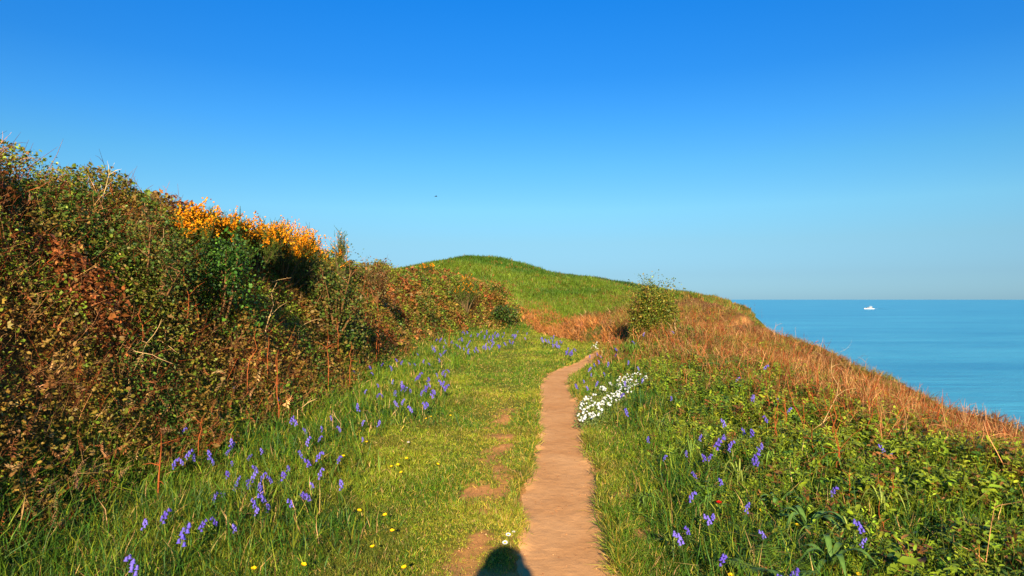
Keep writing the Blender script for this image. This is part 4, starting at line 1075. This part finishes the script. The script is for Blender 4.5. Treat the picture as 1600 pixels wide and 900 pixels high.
bpart('canopy', [box(.5, 5.0, -1.35, 1.35, 4.7, 4.85, WH, .1)] + [tube([(a, b, 3.7), (a, b, 4.72)], [.06, .06], 4, WH) for a in (.8, 4.6) for b in (-1.1, 1.1)])
bpart('mast', [tube([(2, 0, 4.8), (2.4, 0, 7)], [.08, .04], 5, WH)])
wk = [(8, -1.5, .05), (8, 1.5, .05), (16, -2.4, .9), (16, 2.4, .7), (30, -1.2, .6), (30, 1.2, .5), (46, -.4, .1), (46, .4, .1)]
o = mesh_obj('wake', np.array(wk), np.array([[0, 2, 3], [0, 3, 1], [2, 4, 5], [2, 5, 3], [4, 6, 7], [4, 7, 5]]), mat_plain('foam', (.75, .78, .8), .5, amt=.2, ns=2)); o.location = bp; o.rotation_euler = (0, 0, R(6)); tag(o, 'short streak of white foam behind the boat', 'wake', kind='stuff')

# ---- a bird far off in the sky
v_ = ray(681, 307); b_ = v_ * 95 + [0, 0, EYE]
bird = empty('bird', b_, R(20)); tag(bird, 'tiny dark bird flying in the open blue sky', 'bird')
body = tube([(-.2, 0, 0), (-.12, 0, .01), (0, 0, .02), (.12, 0, .02), (.17, 0, .03), (.22, 0, .02)], [.01, .04, .055, .04, .035, .005], 8, lin(50, 50, 56))
tail = (np.array([(-.14, 0, .01), (-.32, -.05, 0), (-.32, .05, 0)]), np.array([[0, 1, 2]]), lin(50, 50, 56))
wg = [(np.array([(.08, 0, .03), (-.08, 0, .03), (.1, s_ * .2, .1), (-.05, s_ * .2, .1), (-.06, s_ * .46, .04)]), np.array([[0, 1, 3], [0, 3, 2], [2, 3, 4]]), lin(60, 60, 66)) for s_ in (-1, 1)]
g = cat_geo([body, tail] + wg); mesh_obj('body', g[0], g[1], M_DEAD, g[2], bird)

# ---- the photographer, standing on the path behind the viewpoint: only the shadow of the head is in the picture
M_CLOTH = mat_plain('navy_cloth', (.05, .07, .12), .85); M_SKIN = mat_plain('skin', (.55, .33, .24), .55); M_HAIR = mat_plain('brown_hair', (.07, .04, .02), .7)
PY = -.34
def skinned(name, pts, edges, rad, mat, parent, lv=2):
    me = bpy.data.meshes.new(name); me.from_pydata(pts, edges, []); me.update()
    o = bpy.data.objects.new(name, me); COL.objects.link(o); o.parent = parent
    m = o.modifiers.new('skin', 'SKIN'); m.use_smooth_shade = True
    if not me.skin_vertices: me.skin_vertices.new(name='')
    for i, r_ in enumerate(rad): me.skin_vertices[0].data[i].radius = (r_, r_) if np.isscalar(r_) else r_
    me.skin_vertices[0].data[0].use_root = True
    s_ = o.modifiers.new('sub', 'SUBSURF'); s_.levels = lv; s_.render_levels = lv
    me.materials.append(mat); return o
per = empty('person', (0.0, PY, float(T(0, PY)))); tag(per, 'person in dark clothes taking the picture, seen only as a head shadow on the turf', 'person')
P_ = [(0, 0, .95), (0, 0, 1.15), (0, 0, 1.34), (0, .0, 1.45), (0, .02, 1.56), (0, .03, 1.66),
      (.18, 0, 1.41), (.21, .16, 1.24), (.12, .33, 1.50), (-.19, 0, 1.42), (-.24, .14, 1.30), (-.12, .33, 1.50),
      (.10, 0, .88), (.11, .03, .48), (.11, 0, .09), (.12, .13, .04), (-.10, 0, .88), (-.11, .03, .48), (-.11, 0, .09), (-.12, .13, .04)]
E_ = [(0, 1), (1, 2), (2, 3), (3, 4), (4, 5), (2, 6), (6, 7), (7, 8), (2, 9), (9, 10), (10, 11), (0, 12), (12, 13), (13, 14), (14, 15), (0, 16), (16, 17), (17, 18), (18, 19)]
rd = [(.16, .11), (.14, .1), (.17, .11), (.06, .06), (.085, .1), (.085, .1), .065, .045, .028, .065, .045, .028, .09, .06, .045, .04, .09, .06, .045, .04]
body = skinned('body', P_, E_, rd, M_CLOTH, per)
hr = skinned('hair', [(0, -.05, 1.38), (0, -.04, 1.52), (0, -.02, 1.64), (.01, 0, 1.75)], [(0, 1), (1, 2), (2, 3)], [.19, .18, .15, .075], M_HAIR, per)
for sg in (-1, 1):
    hp = [(sg * .12, .33, 1.50), (sg * .10, .335, 1.55)]; he = [(0, 1)]; hr_ = [.026, .03]
    for k in range(4):
        z = 1.525 + .018 * k; i0 = len(hp); L_ = [.07, .08, .078, .06][k]
        hp += [(sg * (.085), .35, z), (sg * (.085 - L_ * .5), .372, z), (sg * (.085 - L_ * .8), .375, z)]; he += [(1, i0), (i0, i0 + 1), (i0 + 1, i0 + 2)]; hr_ += [.009, .0085, .008]
    i0 = len(hp); hp += [(sg * .085, .325, 1.525), (sg * .05, .32, 1.535)]; he += [(0, i0), (i0, i0 + 1)]; hr_ += [.011, .009]
    skinned('hand', hp, he, hr_, M_SKIN, per, 1)
